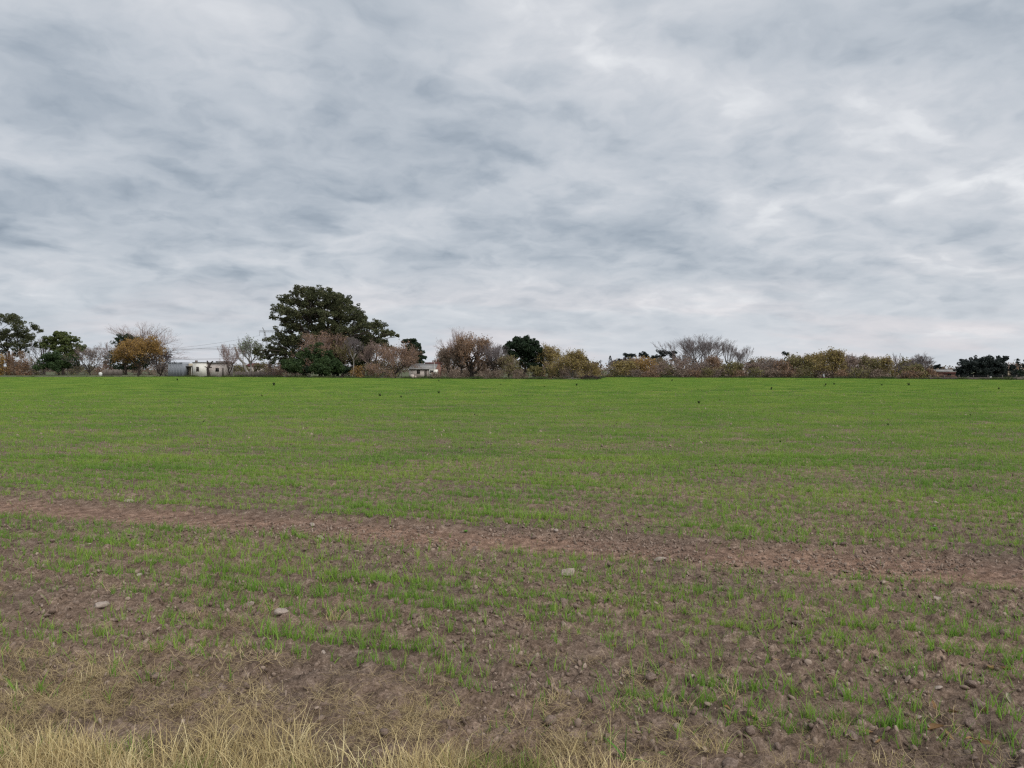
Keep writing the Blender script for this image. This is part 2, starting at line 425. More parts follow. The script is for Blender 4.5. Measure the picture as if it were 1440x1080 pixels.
def track_mask(x, y, w=0.0):
    s = NX * x + NY * y + 0.45 * (fbm(x * 1.3, y * 1.3, 3, 41) - 0.5)
    return sstep(0.70 + w, 0.30 + w, np.abs(s - 7.33))
def worley(x, y, seed):
    ix, iy = np.floor(x), np.floor(y); best = np.full(x.shape, 9.0); cell = np.zeros(x.shape)
    for a_ in (-1, 0, 1):
        for b_ in (-1, 0, 1):
            cx, cy = ix + a_, iy + b_
            dx = cx + hash2(cx, cy, seed) - x; dy = cy + hash2(cx, cy, seed + 7) - y
            d_ = dx * dx + dy * dy; k_ = d_ < best
            best = np.where(k_, d_, best); cell = np.where(k_, hash2(cx, cy, seed + 13), cell)
    return np.sqrt(best), cell
def soil_z(x, y):
    d = np.sqrt(x * x + y * y)
    s = NX * x + NY * y
    near = sstep(26, 8, d)
    tr = track_mask(x, y)
    z = 0.030 * (fbm(x * 0.55, y * 0.55, 3, 3) - 0.5)
    z = z + 0.012 * np.cos(2 * np.pi * s / 0.42 + 2.0 * (vnoise(x * .6, y * .6, 5) - .5)) * near * (1 - tr)
    lump = np.abs(fbm(x * 7.0, y * 7.0, 3, 11, 0.55) - 0.5) * 2
    lump2 = vnoise(x * 19, y * 19, 21)
    wx, wy = x + 0.03 * (vnoise(x * 14, y * 14, 71) - .5), y + 0.03 * (vnoise(x * 14, y * 14, 72) - .5)
    f1, c1 = worley(wx / 0.11, wy / 0.085, 301); f2, c2 = worley(wx / 0.05, wy / 0.042, 311)
    cl = 0.062 * np.sqrt(np.clip(0.30 - f1 * f1, 0, 1)) * sstep(0.62, 0.95, c1) + 0.034 * np.sqrt(np.clip(0.30 - f2 * f2, 0, 1)) * sstep(0.5, 0.95, c2) * 1.5
    z = z + near * (0.030 * (lump - 0.25) + 0.012 * (lump2 - .5) + cl) * (1 - 0.5 * tr)
    z = z + near * 0.009 * (vnoise(x * 48, y * 48, 31) - 0.5)
    z = z - 0.028 * tr
    return z
tx = np.arange(-1.08, 1.0801, 0.0048)
rr = [0.9]
while rr[-1] < 34: rr.append(rr[-1] * 1.0070)
d0 = rr[-1]
px_cols = 720 + tx * F
ed = edge_d(px_cols)
kf = 40
g = (np.arange(1, kf + 1) / kf)
rows = [np.full_like(tx, r_) for r_ in rr] + [d0 * (ed / d0) ** t for t in g]
YY = np.array(rows); XX = YY * tx[None, :]
ZZ = soil_z(XX, YY)
ZZ[-1, :] = GZ - 0.03
Vf = np.stack([XX, YY, ZZ], -1).reshape(-1, 3)
nr, nc = YY.shape
i0 = (np.arange(nr - 1)[:, None] * nc + np.arange(nc - 1)[None, :]).ravel()
Ff = np.stack([i0, i0 + 1, i0 + nc + 1, i0 + nc], -1)
tag(obj('field', mesh('field', Vf, Ff, M['soil'], smooth=True)), kind='structure')
del Vf, Ff, XX, YY, ZZ

# pale dirt path on the rough land beyond the left edge of the field
pp = [(-90, 206), (0, 206), (60, 207), (95, 196), (120, 181)]
V = []
for px, d in pp: V += [(X(px, d), d - 1.0, GZ + 0.006), (X(px, d + 2), d + 1.2, GZ + 0.006)]
tag(obj('path', mesh('path', V, np.array([(2*i, 2*i+2, 2*i+3, 2*i+1) for i in range(len(pp) - 1)]), M['path'])), kind='structure')

# ------------------------------------------------------------------ scattering (only for what nobody could count)
def scatter(name, src, pts, rot, scl, idx, label, parent=None):
    coll = bpy.data.collections.new(name + '_kinds')
    for i, me in enumerate(src):
        coll.objects.link(bpy.data.objects.new('%s_kind_%02d' % (name, i), me))
    me = bpy.data.meshes.new(name)
    me.vertices.add(len(pts)); me.vertices.foreach_set('co', np.asarray(pts, np.float32).ravel())
    for nm, ty, ar in (('rot', 'FLOAT_VECTOR', rot), ('scl', 'FLOAT_VECTOR', scl), ('idx', 'INT', idx)):
        at = me.attributes.new(nm, ty, 'POINT')
        at.data.foreach_set('vector' if ty == 'FLOAT_VECTOR' else 'value', np.asarray(ar, np.float32 if ty != 'INT' else np.int32).ravel())
    me.materials.append(src[0].materials[0])
    o = obj(name, me)
    ng = bpy.data.node_groups.new(name, 'GeometryNodeTree')
    ng.interface.new_socket('Geometry', in_out='INPUT', socket_type='NodeSocketGeometry')
    ng.interface.new_socket('Geometry', in_out='OUTPUT', socket_type='NodeSocketGeometry')
    gi, go = ng.nodes.new('NodeGroupInput'), ng.nodes.new('NodeGroupOutput')
    ip = ng.nodes.new('GeometryNodeInstanceOnPoints')
    ci = ng.nodes.new('GeometryNodeCollectionInfo')
    ci.inputs['Collection'].default_value = coll
    ci.inputs['Separate Children'].default_value = True
    ci.inputs['Reset Children'].default_value = True
    ip.inputs['Pick Instance'].default_value = True
    def na(nm, ty):
        q = ng.nodes.new('GeometryNodeInputNamedAttribute'); q.data_type = ty
        q.inputs['Name'].default_value = nm
        return [s for s in q.outputs if s.enabled and s.name == 'Attribute'][0]
    ng.links.new(gi.outputs[0], ip.inputs['Points'])
    ng.links.new(ci.outputs[0], ip.inputs['Instance'])
    ng.links.new(na('idx', 'INT'), ip.inputs['Instance Index'])
    ng.links.new(na('rot', 'FLOAT_VECTOR'), ip.inputs['Rotation'])
    ng.links.new(na('scl', 'FLOAT_VECTOR'), ip.inputs['Scale'])
    ng.links.new(ip.outputs[0], go.inputs[0])
    md = o.modifiers.new('scatter', 'NODES'); md.node_group = ng
    cat = {'wheat': 'crop', 'soil_crumbs': 'soil'}.get(name, 'grass')
    return tag(o, label, cat, kind='stuff')

def blades(rng, n, spread, length, width, lean, curl, segs=3, flat=False, row=False):
    """n curved tapering blades rooted in a small disc (or along a short row)"""
    V, Q = [], []
    for _ in range(n):
        if row: bx, by = rng.uniform(-spread, spread), rng.normal(0, 0.015)
        else:
            rr_, t = spread * math.sqrt(rng.random()), rng.uniform(0, 6.283); bx, by = rr_ * math.cos(t), rr_ * math.sin(t)
        az = rng.uniform(0, 6.283); l = length * rng.uniform(0.55, 1.1)
        th = abs(rng.normal(0, lean)) if not flat else rng.uniform(1.15, 1.5)
        cu = curl * rng.uniform(0.3, 1.3) if not flat else rng.uniform(-0.15, 0.5)
        wd = width * rng.uniform(0.7, 1.2)
        p = np.array([bx, by, 0.0 if not flat else rng.uniform(0.0, 0.03)])
        fa = az + rng.uniform(-0.8, 0.8) + math.pi / 2
        side = np.array([math.cos(fa), math.sin(fa), 0])
        b0 = len(V)
        for k in range(segs + 1):
            t = k / segs
            w_ = wd * (1 - 0.85 * t ** 1.6) * 0.5
            V.append(p - side * w_); V.append(p + side * w_)
            ang = th + cu * t
            if flat: az += rng.normal(0, 0.35)
            p = p + (l / segs) * np.array([math.sin(ang) * math.cos(az), math.sin(ang) * math.sin(az), math.cos(ang)])
        for k in range(segs): Q.append((b0 + 2*k, b0 + 2*k + 1, b0 + 2*k + 3, b0 + 2*k + 2))
    return np.array(V), np.array(Q)

def fan_points(dens, dmin, dmax, half=0.92, seed=1):
    rng = np.random.default_rng(seed)
    area = half * (dmax**2 - dmin**2)
    n = int(area * dens)
    y = np.sqrt(rng.uniform(dmin**2, dmax**2, n)); x = rng.uniform(-half, half, n) * y
    return x, y, rng
def crop_cover(x, y):
    """how thickly the wheat has come up, 0..1"""
    s = NX * x + NY * y; t = TX * x + TY * y
    big = fbm(t * 0.10, s * 0.32, 4, 51)
    fine = fbm(t * 0.9, s * 1.9, 3, 61)
    c = 0.42 + 0.10 * sstep(4.5, 6.5, s) + 0.37 * sstep(7.6, 9.5, s) + 0.10 * sstep(9, 15, s) + 0.12 * sstep(14, 30, s) + 0.2 * sstep(30, 60, s)
    c = c + 0.95 * (big - 0.5) * (0.55 + 0.45 * sstep(5, 12, s)) * sstep(90, 30, s) + 1.1 * (fine - 0.5) * sstep(70, 15, s)
    c = c - 0.28 * sstep(0.7, 0.0, np.abs(s - 8.3)) * sstep(0.35, 0.6, fbm(t * 0.25, s * 0.4, 2, 77))
    c = c - 0.40 * sstep(4.9, 3.2, s + 0.12 * (x + 3))
    c = c * (1 - track_mask(x, y, 0.05) * 0.97)
    return np.clip(c, 0.0, 1)
def to_rows(x, y, rng, spacing, jit):
    s = NX * x + NY * y; t = TX * x + TY * y
    wob = 0.05 * (vnoise(t * 0.5, s * 0.05, 91) - 0.5)
    k = np.round(s / spacing)
    s2 = k * spacing + wob + rng.normal(0, jit, len(x))
    strength = hash2(k, np.zeros_like(k), 5)
    return TX * t + NX * s2, TY * t + NY * s2, strength

rngp = random.Random(3); nrng = np.random.default_rng(5)
# near plants: single seedlings of a few blades
src = []
for i in range(8):
    Vb, Qb = blades(nrng, 2 + i % 3, 0.012, 0.075 + 0.011 * (i % 4), 0.0042, 0.30, 0.8)
    src.append(mesh('seedling', Vb, Qb, M['wheat'], smooth=True))
for i in range(5):      # row pieces for the middle distance
    Vb, Qb = blades(nrng, 13, 0.16, 0.092, 0.0075, 0.32, 0.7, segs=2, row=True)
    src.append(mesh('row_piece', Vb, Qb, M['wheat'], smooth=True))
for i in range(6):      # squares of drilled rows for the far part
    Vs, Qs, off = [], [], 0
    dn = (170, 170, 170, 95, 95, 50)[i]
    for _ in range(dn):
        k = nrng.integers(0, 7)
        bx, by = nrng.uniform(-0.75, 0.75), (k - 3) * 0.21 + nrng.normal(0, 0.02)
        Vb, Qb = blades(nrng, 3, 0.03, 0.10, 0.017, 0.3, 0.6, segs=1)
        Vs.append(Vb + np.array([bx, by, -0.01])); Qs.append(Qb + off); off += len(Vb)
    src.append(mesh('drilled_square', np.concatenate(Vs), np.concatenate(Qs), M['wheat']))
P_, R_, S_, I_ = [], [], [], []
rowang = math.atan2(TY, TX)
# near
x, y, rg = fan_points(1050, 2.4, 15.0, 0.95, 11)
x, y, st = to_rows(x, y, rg, 0.21, 0.022)
tuft = fbm(x * 4.5, y * 6.5, 3, 101)
cov = crop_cover(x, y)
keep = rg.random(len(x)) < np.clip(cov, 0, 1) * (0.25 + 0.95 * st) * sstep(0.08, 0.60, tuft) * 1.1
x, y = x[keep], y[keep]; nn = len(x)
P_.append(np.stack([x, y, soil_z(x, y) - 0.004], -1))
R_.append(np.stack([rg.normal(0, .12, nn), rg.normal(0, .12, nn), rg.uniform(0, 6.283, nn)], -1))
sz = rg.uniform(0.45, 1.15, nn) * (0.8 + 0.7 * fbm(x * 0.8, y * 0.8, 2, 191)); S_.append(np.stack([sz, sz, sz], -1)); I_.append(rg.integers(0, 8, nn))
# middle
x, y, rg = fan_points(72, 14.5, 48, 0.92, 12)
x, y, st = to_rows(x, y, rg, 0.21, 0.02)
cov = crop_cover(x, y)
keep = rg.random(len(x)) < np.clip(cov * 1.15, 0, 1) * (0.30 + 0.85 * st)
x, y = x[keep], y[keep]; nn = len(x)
P_.append(np.stack([x, y, soil_z(x, y) - 0.006], -1))
R_.append(np.stack([rg.normal(0, .04, nn), rg.normal(0, .04, nn), rowang + np.pi * rg.integers(0, 2, nn) + rg.normal(0, .05, nn)], -1))
sz = rg.uniform(0.7, 1.15, nn); S_.append(np.stack([np.ones(nn), np.ones(nn), sz], -1)); I_.append(8 + rg.integers(0, 5, nn))
# far
tt, ss = np.meshgrid(np.arange(-240, 240, 1.47), np.arange(-40, 260, 1.47))
tt, ss = tt.ravel(), ss.ravel()
x, y = TX * tt + NX * ss, TY * tt + NY * ss
px = 720 + x / np.maximum(y, 1) * F
k = (y > 47) & (np.abs(x) < 0.92 * y) & (y < edge_d(px) - 0.9)
x, y = x[k], y[k]; nn = len(x); rg = np.random.default_rng(13)
cov = crop_cover(x, y)
I_.append(13 + np.where(cov > 0.62 + rg.normal(0, .08, nn), rg.integers(0, 3, nn), np.where(cov > 0.42, rg.integers(3, 5, nn), 5)))
P_.append(np.stack([x, y, soil_z(x, y)], -1))
R_.append(np.stack([np.zeros(nn), np.zeros(nn), rowang + np.pi * rg.integers(0, 2, nn)], -1))
sz = rg.uniform(0.85, 1.2, nn); S_.append(np.stack([np.ones(nn), np.ones(nn), sz], -1))
scatter('wheat', src, np.concatenate(P_), np.concatenate(R_), np.concatenate(S_), np.concatenate(I_), 'young green wheat in drilled rows over brown soil')

def rock_mesh(name, rng, m, flat=0.6, sub=1, sq=0.0):
    t = (1 + 5 ** 0.5) / 2
    Vv = np.array([(-1,t,0),(1,t,0),(-1,-t,0),(1,-t,0),(0,-1,t),(0,1,t),(0,-1,-t),(0,1,-t),(t,0,-1),(t,0,1),(-t,0,-1),(-t,0,1)], float)
    Ft = [(0,11,5),(0,5,1),(0,1,7),(0,7,10),(0,10,11),(1,5,9),(5,11,4),(11,10,2),(10,7,6),(7,1,8),(3,9,4),(3,4,2),(3,2,6),(3,6,8),(3,8,9),(4,9,5),(2,4,11),(6,2,10),(8,6,7),(9,8,1)]
    Vv /= np.linalg.norm(Vv[0])
    for _ in range(sub):
        Vl = list(map(tuple, Vv)); cache = {}; F2 = []
        def mid(i, j):
            key = (min(i, j), max(i, j))
            if key not in cache:
                p = (np.array(Vl[i]) + np.array(Vl[j])); p /= np.linalg.norm(p)
                cache[key] = len(Vl); Vl.append(tuple(p))
            return cache[key]
        for a_, b_, c_ in Ft:
            ab, bc, ca = mid(a_, b_), mid(b_, c_), mid(c_, a_)
            F2 += [(a_, ab, ca), (b_, bc, ab), (c_, ca, bc), (ab, bc, ca)]
        Vv, Ft = np.array(Vl), F2
    if sq: Vv = np.sign(Vv) * np.abs(Vv) ** (1 - sq)
    dirs = rng.normal(size=(7, 3)); dirs /= np.linalg.norm(dirs, axis=1)[:, None]
    for dv in dirs:                                   # chip flat faces off the lump
        h = rng.uniform(0.55, 0.85); q = Vv @ dv
        Vv = Vv - np.outer(np.maximum(q - h, 0), dv)
    Vv *= rng.uniform(0.92, 1.08, (len(Vv), 1))
    Vv *= np.array([rng.uniform(0.8, 1.2), rng.uniform(0.7, 1.0), flat])
    return mesh(name, Vv, np.array(Ft), m)
# crumbs of soil too many to count
src = [rock_mesh('crumb', nrng, M['crumb'], 0.6, 0) for _ in range(6)]
x, y, rg = fan_points(950, 2.3, 8.5, 0.95, 21)
x2, y2, rg = fan_points(240, 8.5, 18, 0.9, 22)
x, y = np.concatenate([x, x2]), np.concatenate([y, y2])
clump = fbm(x * 1.6, y * 1.6, 3, 111)
keep = rg.random(len(x)) < sstep(0.30, 0.66, clump) * (0.7 + 0.4 * track_mask(x, y))
x, y = x[keep], y[keep]; nn = len(x)
x3, y3, rg = fan_points(4.0, 16, 62, 0.9, 23)
x, y = np.concatenate([x, x3]), np.concatenate([y, y3])
sz = np.concatenate([0.005 + 0.019 * rg.random(nn) ** 3.2, 0.02 + 0.035 * rg.random(len(x3)) ** 2])
nn = len(x)
scatter('soil_crumbs', src, np.stack([x, y, soil_z(x, y) + sz * 0.25], -1), rg.uniform(-3, 3, (nn, 3)), np.stack([sz * rg.uniform(.7, 1.6, nn), sz * rg.uniform(.6, 1.3, nn), sz * rg.uniform(.45, 1.1, nn)], -1), rg.integers(0, 6, nn), 'loose crumbs of brown soil scattered over the field')

# ------------------------------------------------------------------ the dry verge at the photographer's feet
def verge_edge(x):           # far limit of the dry grass, metres ahead
    return np.interp(x, [-6, -3.4, -2.5, -1.6, -0.9, -0.2, 0.25, 0.6, 3], [4.3, 3.75, 3.52, 3.38, 3.3, 3.24, 3.15, 2.8, 1.3])
src = []
for i in range(5): src.append(mesh('dry_tuft', *blades(nrng, 34, 0.08, 0.19, 0.0034, 0.8, 1.3, segs=4), M['straw'], smooth=True))
for i in range(3): src.append(mesh('lying_straw', *blades(nrng, 30, 0.13, 0.24, 0.0034, 0.5, 0.5, segs=5, flat=True), M['oldstraw'], smooth=True))
for i in range(3): src.append(mesh('olive_tuft', *blades(nrng, 16, 0.06, 0.16, 0.005, 0.4, 0.9, segs=3), M['olivegrass'], smooth=True))
for i in range(2): src.append(mesh('green_tuft', *blades(nrng, 9, 0.05, 0.13, 0.006, 0.35, 0.7, segs=3), M['wheat'], smooth=True))
rg = np.random.default_rng(31)
P_, R_, S_, I_ = [], [], [], []
def put(x, y, idx, s0, s1, zoff=0.0, tilt=0.15):
    nn = len(x); sz = rg.uniform(s0, s1, nn)
    P_.append(np.stack([x, y, soil_z(x, y) + zoff], -1)); I_.append(idx)
    R_.append(np.stack([rg.normal(0, tilt, nn), rg.normal(0, tilt, nn), rg.uniform(0, 6.283, nn)], -1)); S_.append(np.stack([sz] * 3, -1))
N0 = 19000
x, y = rg.uniform(-6, 1.4, N0), rg.uniform(0.95, 5.2, N0)
e = verge_edge(x) - y + 0.5 * (fbm(x * 2.3, y * 2.3, 3, 121) - 0.5)
k = (e > 0) & (np.abs(x) < 1.1 * y + 0.3) & (rg.random(N0) < 0.35 + 0.9 * np.clip(e, 0, .7) + 0.4 * (vnoise(x * 3, y * 3, 131) - 0.5))
x, y, e = x[k], y[k], e[k]
gcl = fbm(x * 3, y * 3, 2, 141)
idx = np.where(gcl > 0.72, 8 + rg.integers(0, 3, len(x)), np.where(rg.random(len(x)) < 0.3, 5 + rg.integers(0, 3, len(x)), rg.integers(0, 5, len(x))))
idx = np.where((gcl > 0.68) & (rg.random(len(x)) < .3), 11 + rg.integers(0, 2, len(x)), idx)
put(x, y, idx, 0.6, 1.15)
# thin straw and dead mats strewn beyond the edge
N1 = 7600
x, y = rg.uniform(-6, 2.5, N1), rg.uniform(2.4, 6.0, N1)
e = y - verge_edge(x)
m_ = fbm(x * 1.7, y * 2.3, 3, 151)
k = (e > -0.2) & (np.abs(x) < 1.0 * y) & (rg.random(N1) < np.exp(-np.maximum(e, 0) * np.where(x < -1.6, 1.0, 2.2)) * sstep(0.40, 0.56, m_) * 1.3)
x, y = x[k], y[k]
put(x, y, np.where(rg.random(len(x)) < 0.93, 5 + rg.integers(0, 3, len(x)), rg.integers(0, 5, len(x))), 0.35, 0.8, -0.005)
x, y, _ = fan_points(1.6, 3, 9, 0.9, 33)
put(x, y, 5 + rg.integers(0, 3, len(x)), 0.15, 0.4, 0.0, 0.1)
scatter('dry_grass', src, np.concatenate(P_), np.concatenate(R_), np.concatenate(S_), np.concatenate(I_), 'dry straw coloured grass on the verge before the field')

# rough verge along the far edge of the field
src = [mesh('verge_tuft', *blades(nrng, 26, 0.45, 0.42, 0.05, 0.5, 0.7, segs=2), M['verge']) for _ in range(4)]
rg = np.random.default_rng(41)
N2 = 9000
px = rg.uniform(-60, 1500, N2)
ee = edge_d(px); dd = ee + rg.exponential(1.0, N2) * np.where(px < 260, 6.0, 2.0) - 0.4
k = rg.random(N2) < 0.45 + 0.9 * (vnoise(px * 0.05, dd * 0.1, 161) - 0.3)
px, dd = px[k], dd[k]
x, y = (px - 720) / F * dd, dd
nn = len(x); sz = rg.uniform(0.4, 1.15, nn) * np.where(px < 235, 0.4, 1.0) * (0.5 + 1.1 * vnoise(px * 0.11, dd * 0, 181))
scatter('verge_grass', src, np.stack([x, y, np.full(nn, GZ)], -1), np.stack([np.zeros(nn), np.zeros(nn), rg.uniform(0, 6.28, nn)], -1), np.stack([sz] * 3, -1), rg.integers(0, 4, nn), 'dark rough grass along the far edge of the field')

# ------------------------------------------------------------------ trees
def tubes(segs, sides=4):
    """independent tapering prisms; segs: (n, 8) p0 p1 r0 r1"""
    s = np.asarray(segs, float)
    p0, p1, r0, r1 = s[:, :3], s[:, 3:6], s[:, 6], s[:, 7]
    ax = p1 - p0; ln = np.linalg.norm(ax, axis=1, keepdims=True); ax = ax / np.maximum(ln, 1e-6)
    ref = np.where(np.abs(ax[:, 2:3]) > 0.9, np.array([[1.0, 0, 0]]), np.array([[0, 0, 1.0]]))
    u = np.cross(ax, ref); u /= np.linalg.norm(u, axis=1, keepdims=True); v = np.cross(ax, u)
    n = len(s); V = np.zeros((n, 2, sides, 3))
    for k in range(sides):
        t = 2 * math.pi * k / sides
        o = u * math.cos(t) + v * math.sin(t)
        V[:, 0, k] = p0 + o * r0[:, None]; V[:, 1, k] = p1 + o * r1[:, None]
    b = np.arange(n)[:, None] * (2 * sides)
    Q = [np.stack([b[:, 0] + k, b[:, 0] + (k + 1) % sides, b[:, 0] + sides + (k + 1) % sides, b[:, 0] + sides + k], -1) for k in range(sides)]
    return V.reshape(-1, 3), np.concatenate(Q)
def leaf_quads(P, size, rng, droop=0.0):
    n = len(P); P = np.asarray(P, float)
    a = rng.normal(size=(n, 3)); a[:, 2] -= droop; a /= np.linalg.norm(a, axis=1, keepdims=True)
    b = np.cross(a, rng.normal(size=(n, 3))); b /= np.linalg.norm(b, axis=1, keepdims=True)
    s = (size * rng.uniform(0.6, 1.3, n))[:, None]
    V = np.stack([P - a * s * 0.5, P + b * s * 0.32, P + a * s * 0.5, P - b * s * 0.32], 1).reshape(-1, 3)
    return V, np.arange(4 * n).reshape(n, 4)
def limb(p0, p1, r0, r1, rng, k=4, sag=0.12):
    p0, p1 = np.array(p0, float), np.array(p1, float); out = []
    L_ = np.linalg.norm(p1 - p0); q = p0; off = rng.normal(0, 0.05 * L_, 3)
    for i in range(1, k + 1):
        t = i / k
        p = p0 + (p1 - p0) * t + off * math.sin(math.pi * t) + np.array([0, 0, sag * L_ * math.sin(math.pi * t)]) + (rng.normal(0, 0.02 * L_, 3) if i < k else 0)
        out.append((*q, *p, r0 + (r1 - r0) * (i - 1) / k, r0 + (r1 - r0) * t)); q = p
    return out
def leafy(rng, lobes, H, trunk_h, trunk_r, leaf, dens, droop=0.0, hollow=0.5, sub=5, nstem=1):
    """lobes: (x, y, z, r, rz). Each lobe is broken into smaller leaf clumps; limbs reach into the lobes"""
    wood, L_ = [], []
    for k in range(nstem):
        bx = 0 if nstem == 1 else rng.normal(0, 0.5)
        wood += limb((bx, 0 if nstem == 1 else rng.normal(0, .4), -0.1), (bx + rng.normal(0, .25), rng.normal(0, .25), trunk_h), trunk_r / math.sqrt(nstem), trunk_r * 0.7 / math.sqrt(nstem), rng, 4, 0)
    top = np.array([0, 0, trunk_h])
    nm = min(len(lobes), max(4, len(lobes) // 7))
    C_ = np.array([l[:3] for l in lobes]); pick = [int(rng.integers(len(lobes)))]
    while len(pick) < nm:                       # main limbs head for lobes far apart from each other
        pick.append(int(np.argmax(np.min(np.linalg.norm(C_[:, None] - C_[pick][None], axis=2), axis=1))))
    ends = [top + (C_[i] - top) * rng.uniform(0.5, 0.65) for i in pick]
    for e_ in ends: wood += limb(top + rng.normal(0, .1, 3), e_, trunk_r * 0.45, trunk_r * 0.2, rng, 4, 0.06)
    for (x, y, z, r, rz) in lobes:
        c = np.array([x, y, z])
        e_ = min(ends, key=lambda q: np.linalg.norm(q - c))
        wood += limb(e_, c - np.array([0, 0, rz * .3]), trunk_r * 0.16, trunk_r * 0.06, rng, 3, 0.05)
        m = max(3, int(sub * 1.7 * rng.uniform(0.8, 1.3)))
        d = rng.normal(size=(m, 3)); d /= np.linalg.norm(d, axis=1, keepdims=True)
        cc = c + d * np.array([r, r, rz]) * rng.uniform(0.25, 0.95, (m, 1))
        for q in cc:
            rq = r * rng.uniform(0.18, 0.42)
            nl = int(dens * rq * rq * 5 * rng.uniform(0.6, 1.2)) + 6
            e = rng.normal(size=(nl, 3)); e /= np.linalg.norm(e, axis=1, keepdims=True)
            rad = (hollow + (1 - hollow) * rng.random(nl)) ** 0.8
            P = q + e * (rad * rq)[:, None] * np.array([1, 1, 0.75])
            L_.append(P)
            wood += [(*c, *q, trunk_r * 0.05, trunk_r * 0.02)]
    return np.array(wood), np.concatenate(L_)
def auto_lobes(rng, H, Wd, z0, n, rel=0.30, flat=0.8, top=1.0):
    out = []
    cz, rz = (z0 + H) / 2, (H - z0) / 2
    for i in range(n):
        d = rng.normal(size=3); d /= np.linalg.norm(d)
        if d[2] < -0.5: d[2] *= -0.5
        f = rng.uniform(0.40, 0.95)
        r = Wd / 2 * rel * rng.uniform(0.7, 1.25)
        wz = 1.0 - 0.35 * top * max(d[2], 0)
        out.append((d[0] * f * Wd / 2 * wz, d[1] * f * Wd / 2 * wz, min(cz + d[2] * f * rz, H - r * flat * 0.9), r, r * flat))
    return out
def bare(rng, H, Wd, fork, levels=4, limbs=6, up=0.55, twig=0.02, trunk_r=None, kids=3, side=0.9, low=0.0):
    """leafless tree: recursive limbs, then fitted to the height and width seen"""
    S, tips = [], []
    trunk_r = trunk_r or 0.028 * H
    def g(p, d, L_, r, lv):
        d = d / np.linalg.norm(d)
        p1 = p + d * L_
        r1 = max(r * 0.62, twig * 0.6)
        if lv >= levels - 2:
            m = (p + p1) / 2 + rng.normal(0, 0.06 * L_, 3)
            S.append((*p, *m, r, (r + r1) / 2)); S.append((*m, *p1, (r + r1) / 2, r1))
        else: S.append((*p, *p1, r, r1))
        if lv == 0: tips.append(p1); return
        k = kids if lv > 1 else kids + 1
        for i in range(k):
            q = p1 if i < 2 else p + d * L_ * rng.uniform(0.4, 0.95)
            nd = d + rng.normal(0, 0.48, 3) * side + np.array([0, 0, up * 0.45])
            g(q, nd, L_ * rng.uniform(0.62, 0.86), r1 * rng.uniform(0.8, 1.0), lv - 1)
    h0 = H * fork
    tr = limb((0, 0, -0.1), (rng.normal(0, 0.03 * H), rng.normal(0, 0.03 * H), h0), trunk_r, trunk_r * 0.8, rng, 3, 0)
    top = np.array(tr[-1][3:6])
    for i in range(limbs):
        t = 2 * math.pi * (i + rng.uniform(-0.3, 0.3)) / limbs
        o = rng.uniform(0.35, 1.0)
        ub = up + rng.uniform(0.2, 0.7)
        if rng.random() < low: o, ub = 1.3, rng.uniform(0.0, 0.35)
        g(top, np.array([math.cos(t) * o, math.sin(t) * o, ub]), H * 0.25, trunk_r * 0.55, levels)
    S = np.array(S); tips = np.array(tips)
    w = np.percentile(np.abs(tips[:, :2]), 94); zt = np.percentile(tips[:, 2], 98 if low < .3 else 95)
    fx = Wd / 2 / w; fz = (H - h0) / (zt - h0)
    for A in (S[:, 0:3], S[:, 3:6], tips):
        A[:, :2] *= fx; A[:, 2] = h0 + (A[:, 2] - h0) * fz
        np.maximum(A[:, 2], 0.02, out=A[:, 2])
    return np.array(tr), S, tips
def fit(P, H):
    return P
def finish(name, cat, label, group, loc, wood, wood_m, crown_V, crown_F, crown_m, mat_idx=None, sides=5, wname='trunk', rz=0.0):
    root = empty(name, loc, rz)
    Vw, Qw = tubes(wood, sides)
    obj(wname, mesh(wname, Vw, Qw, wood_m, smooth=True), root)
    obj('crown', mesh('crown', crown_V, crown_F, crown_m, mat_idx=mat_idx), root)
    return tag(root, label, cat, group)
def evergreen(name, label, px, ytop, wpx, d, leaf='dark', z0=0.25, n=12, rel=0.34, lsize=0.34, dens=26, seed=1, group=None, cat='tree', lobes=None, trunk_r=None, bark='bark', th=None, nstem=1, droop=0.0, flat=0.8, sub=8, topf=1.0, reps=2, lobe_scale=1.12):
    rng = np.random.default_rng(seed)
    loc = (X(px, d), d, GZ)
    H = Z(ytop, d) - GZ; Wd = wpx * d / F
    if lobes is None: lb = auto_lobes(rng, H, Wd, z0 * H, n, rel, flat, topf)
    else:
        lb = []
        for (lx, ly, lr) in lobes:
            r = lr * d / F * lobe_scale
            for rep in range(reps):
                lb.append((X(lx, d) - X(px, d), (rep + rng.random()) / reps * Wd * 0.5 - Wd * 0.25, Z(ly, d) - GZ, r, r * flat))
    th = th if th is not None else max(z0 * H * 1.1, 0.12 * H)
    wood, P = leafy(rng, lb, H, th, trunk_r or 0.03 * H, lsize, dens * (1.75 if lobes is None else 1.7), droop, sub=sub, nstem=nstem)
    P[:, 2] = np.clip(P[:, 2], 0.12, None)
    Vl, Ql = leaf_quads(P, lsize, rng, droop)
    return finish(name, cat, label, group, loc, wood, M[bark], Vl, Ql, LEAF[leaf], wname='trunk' if cat == 'tree' else 'stems')
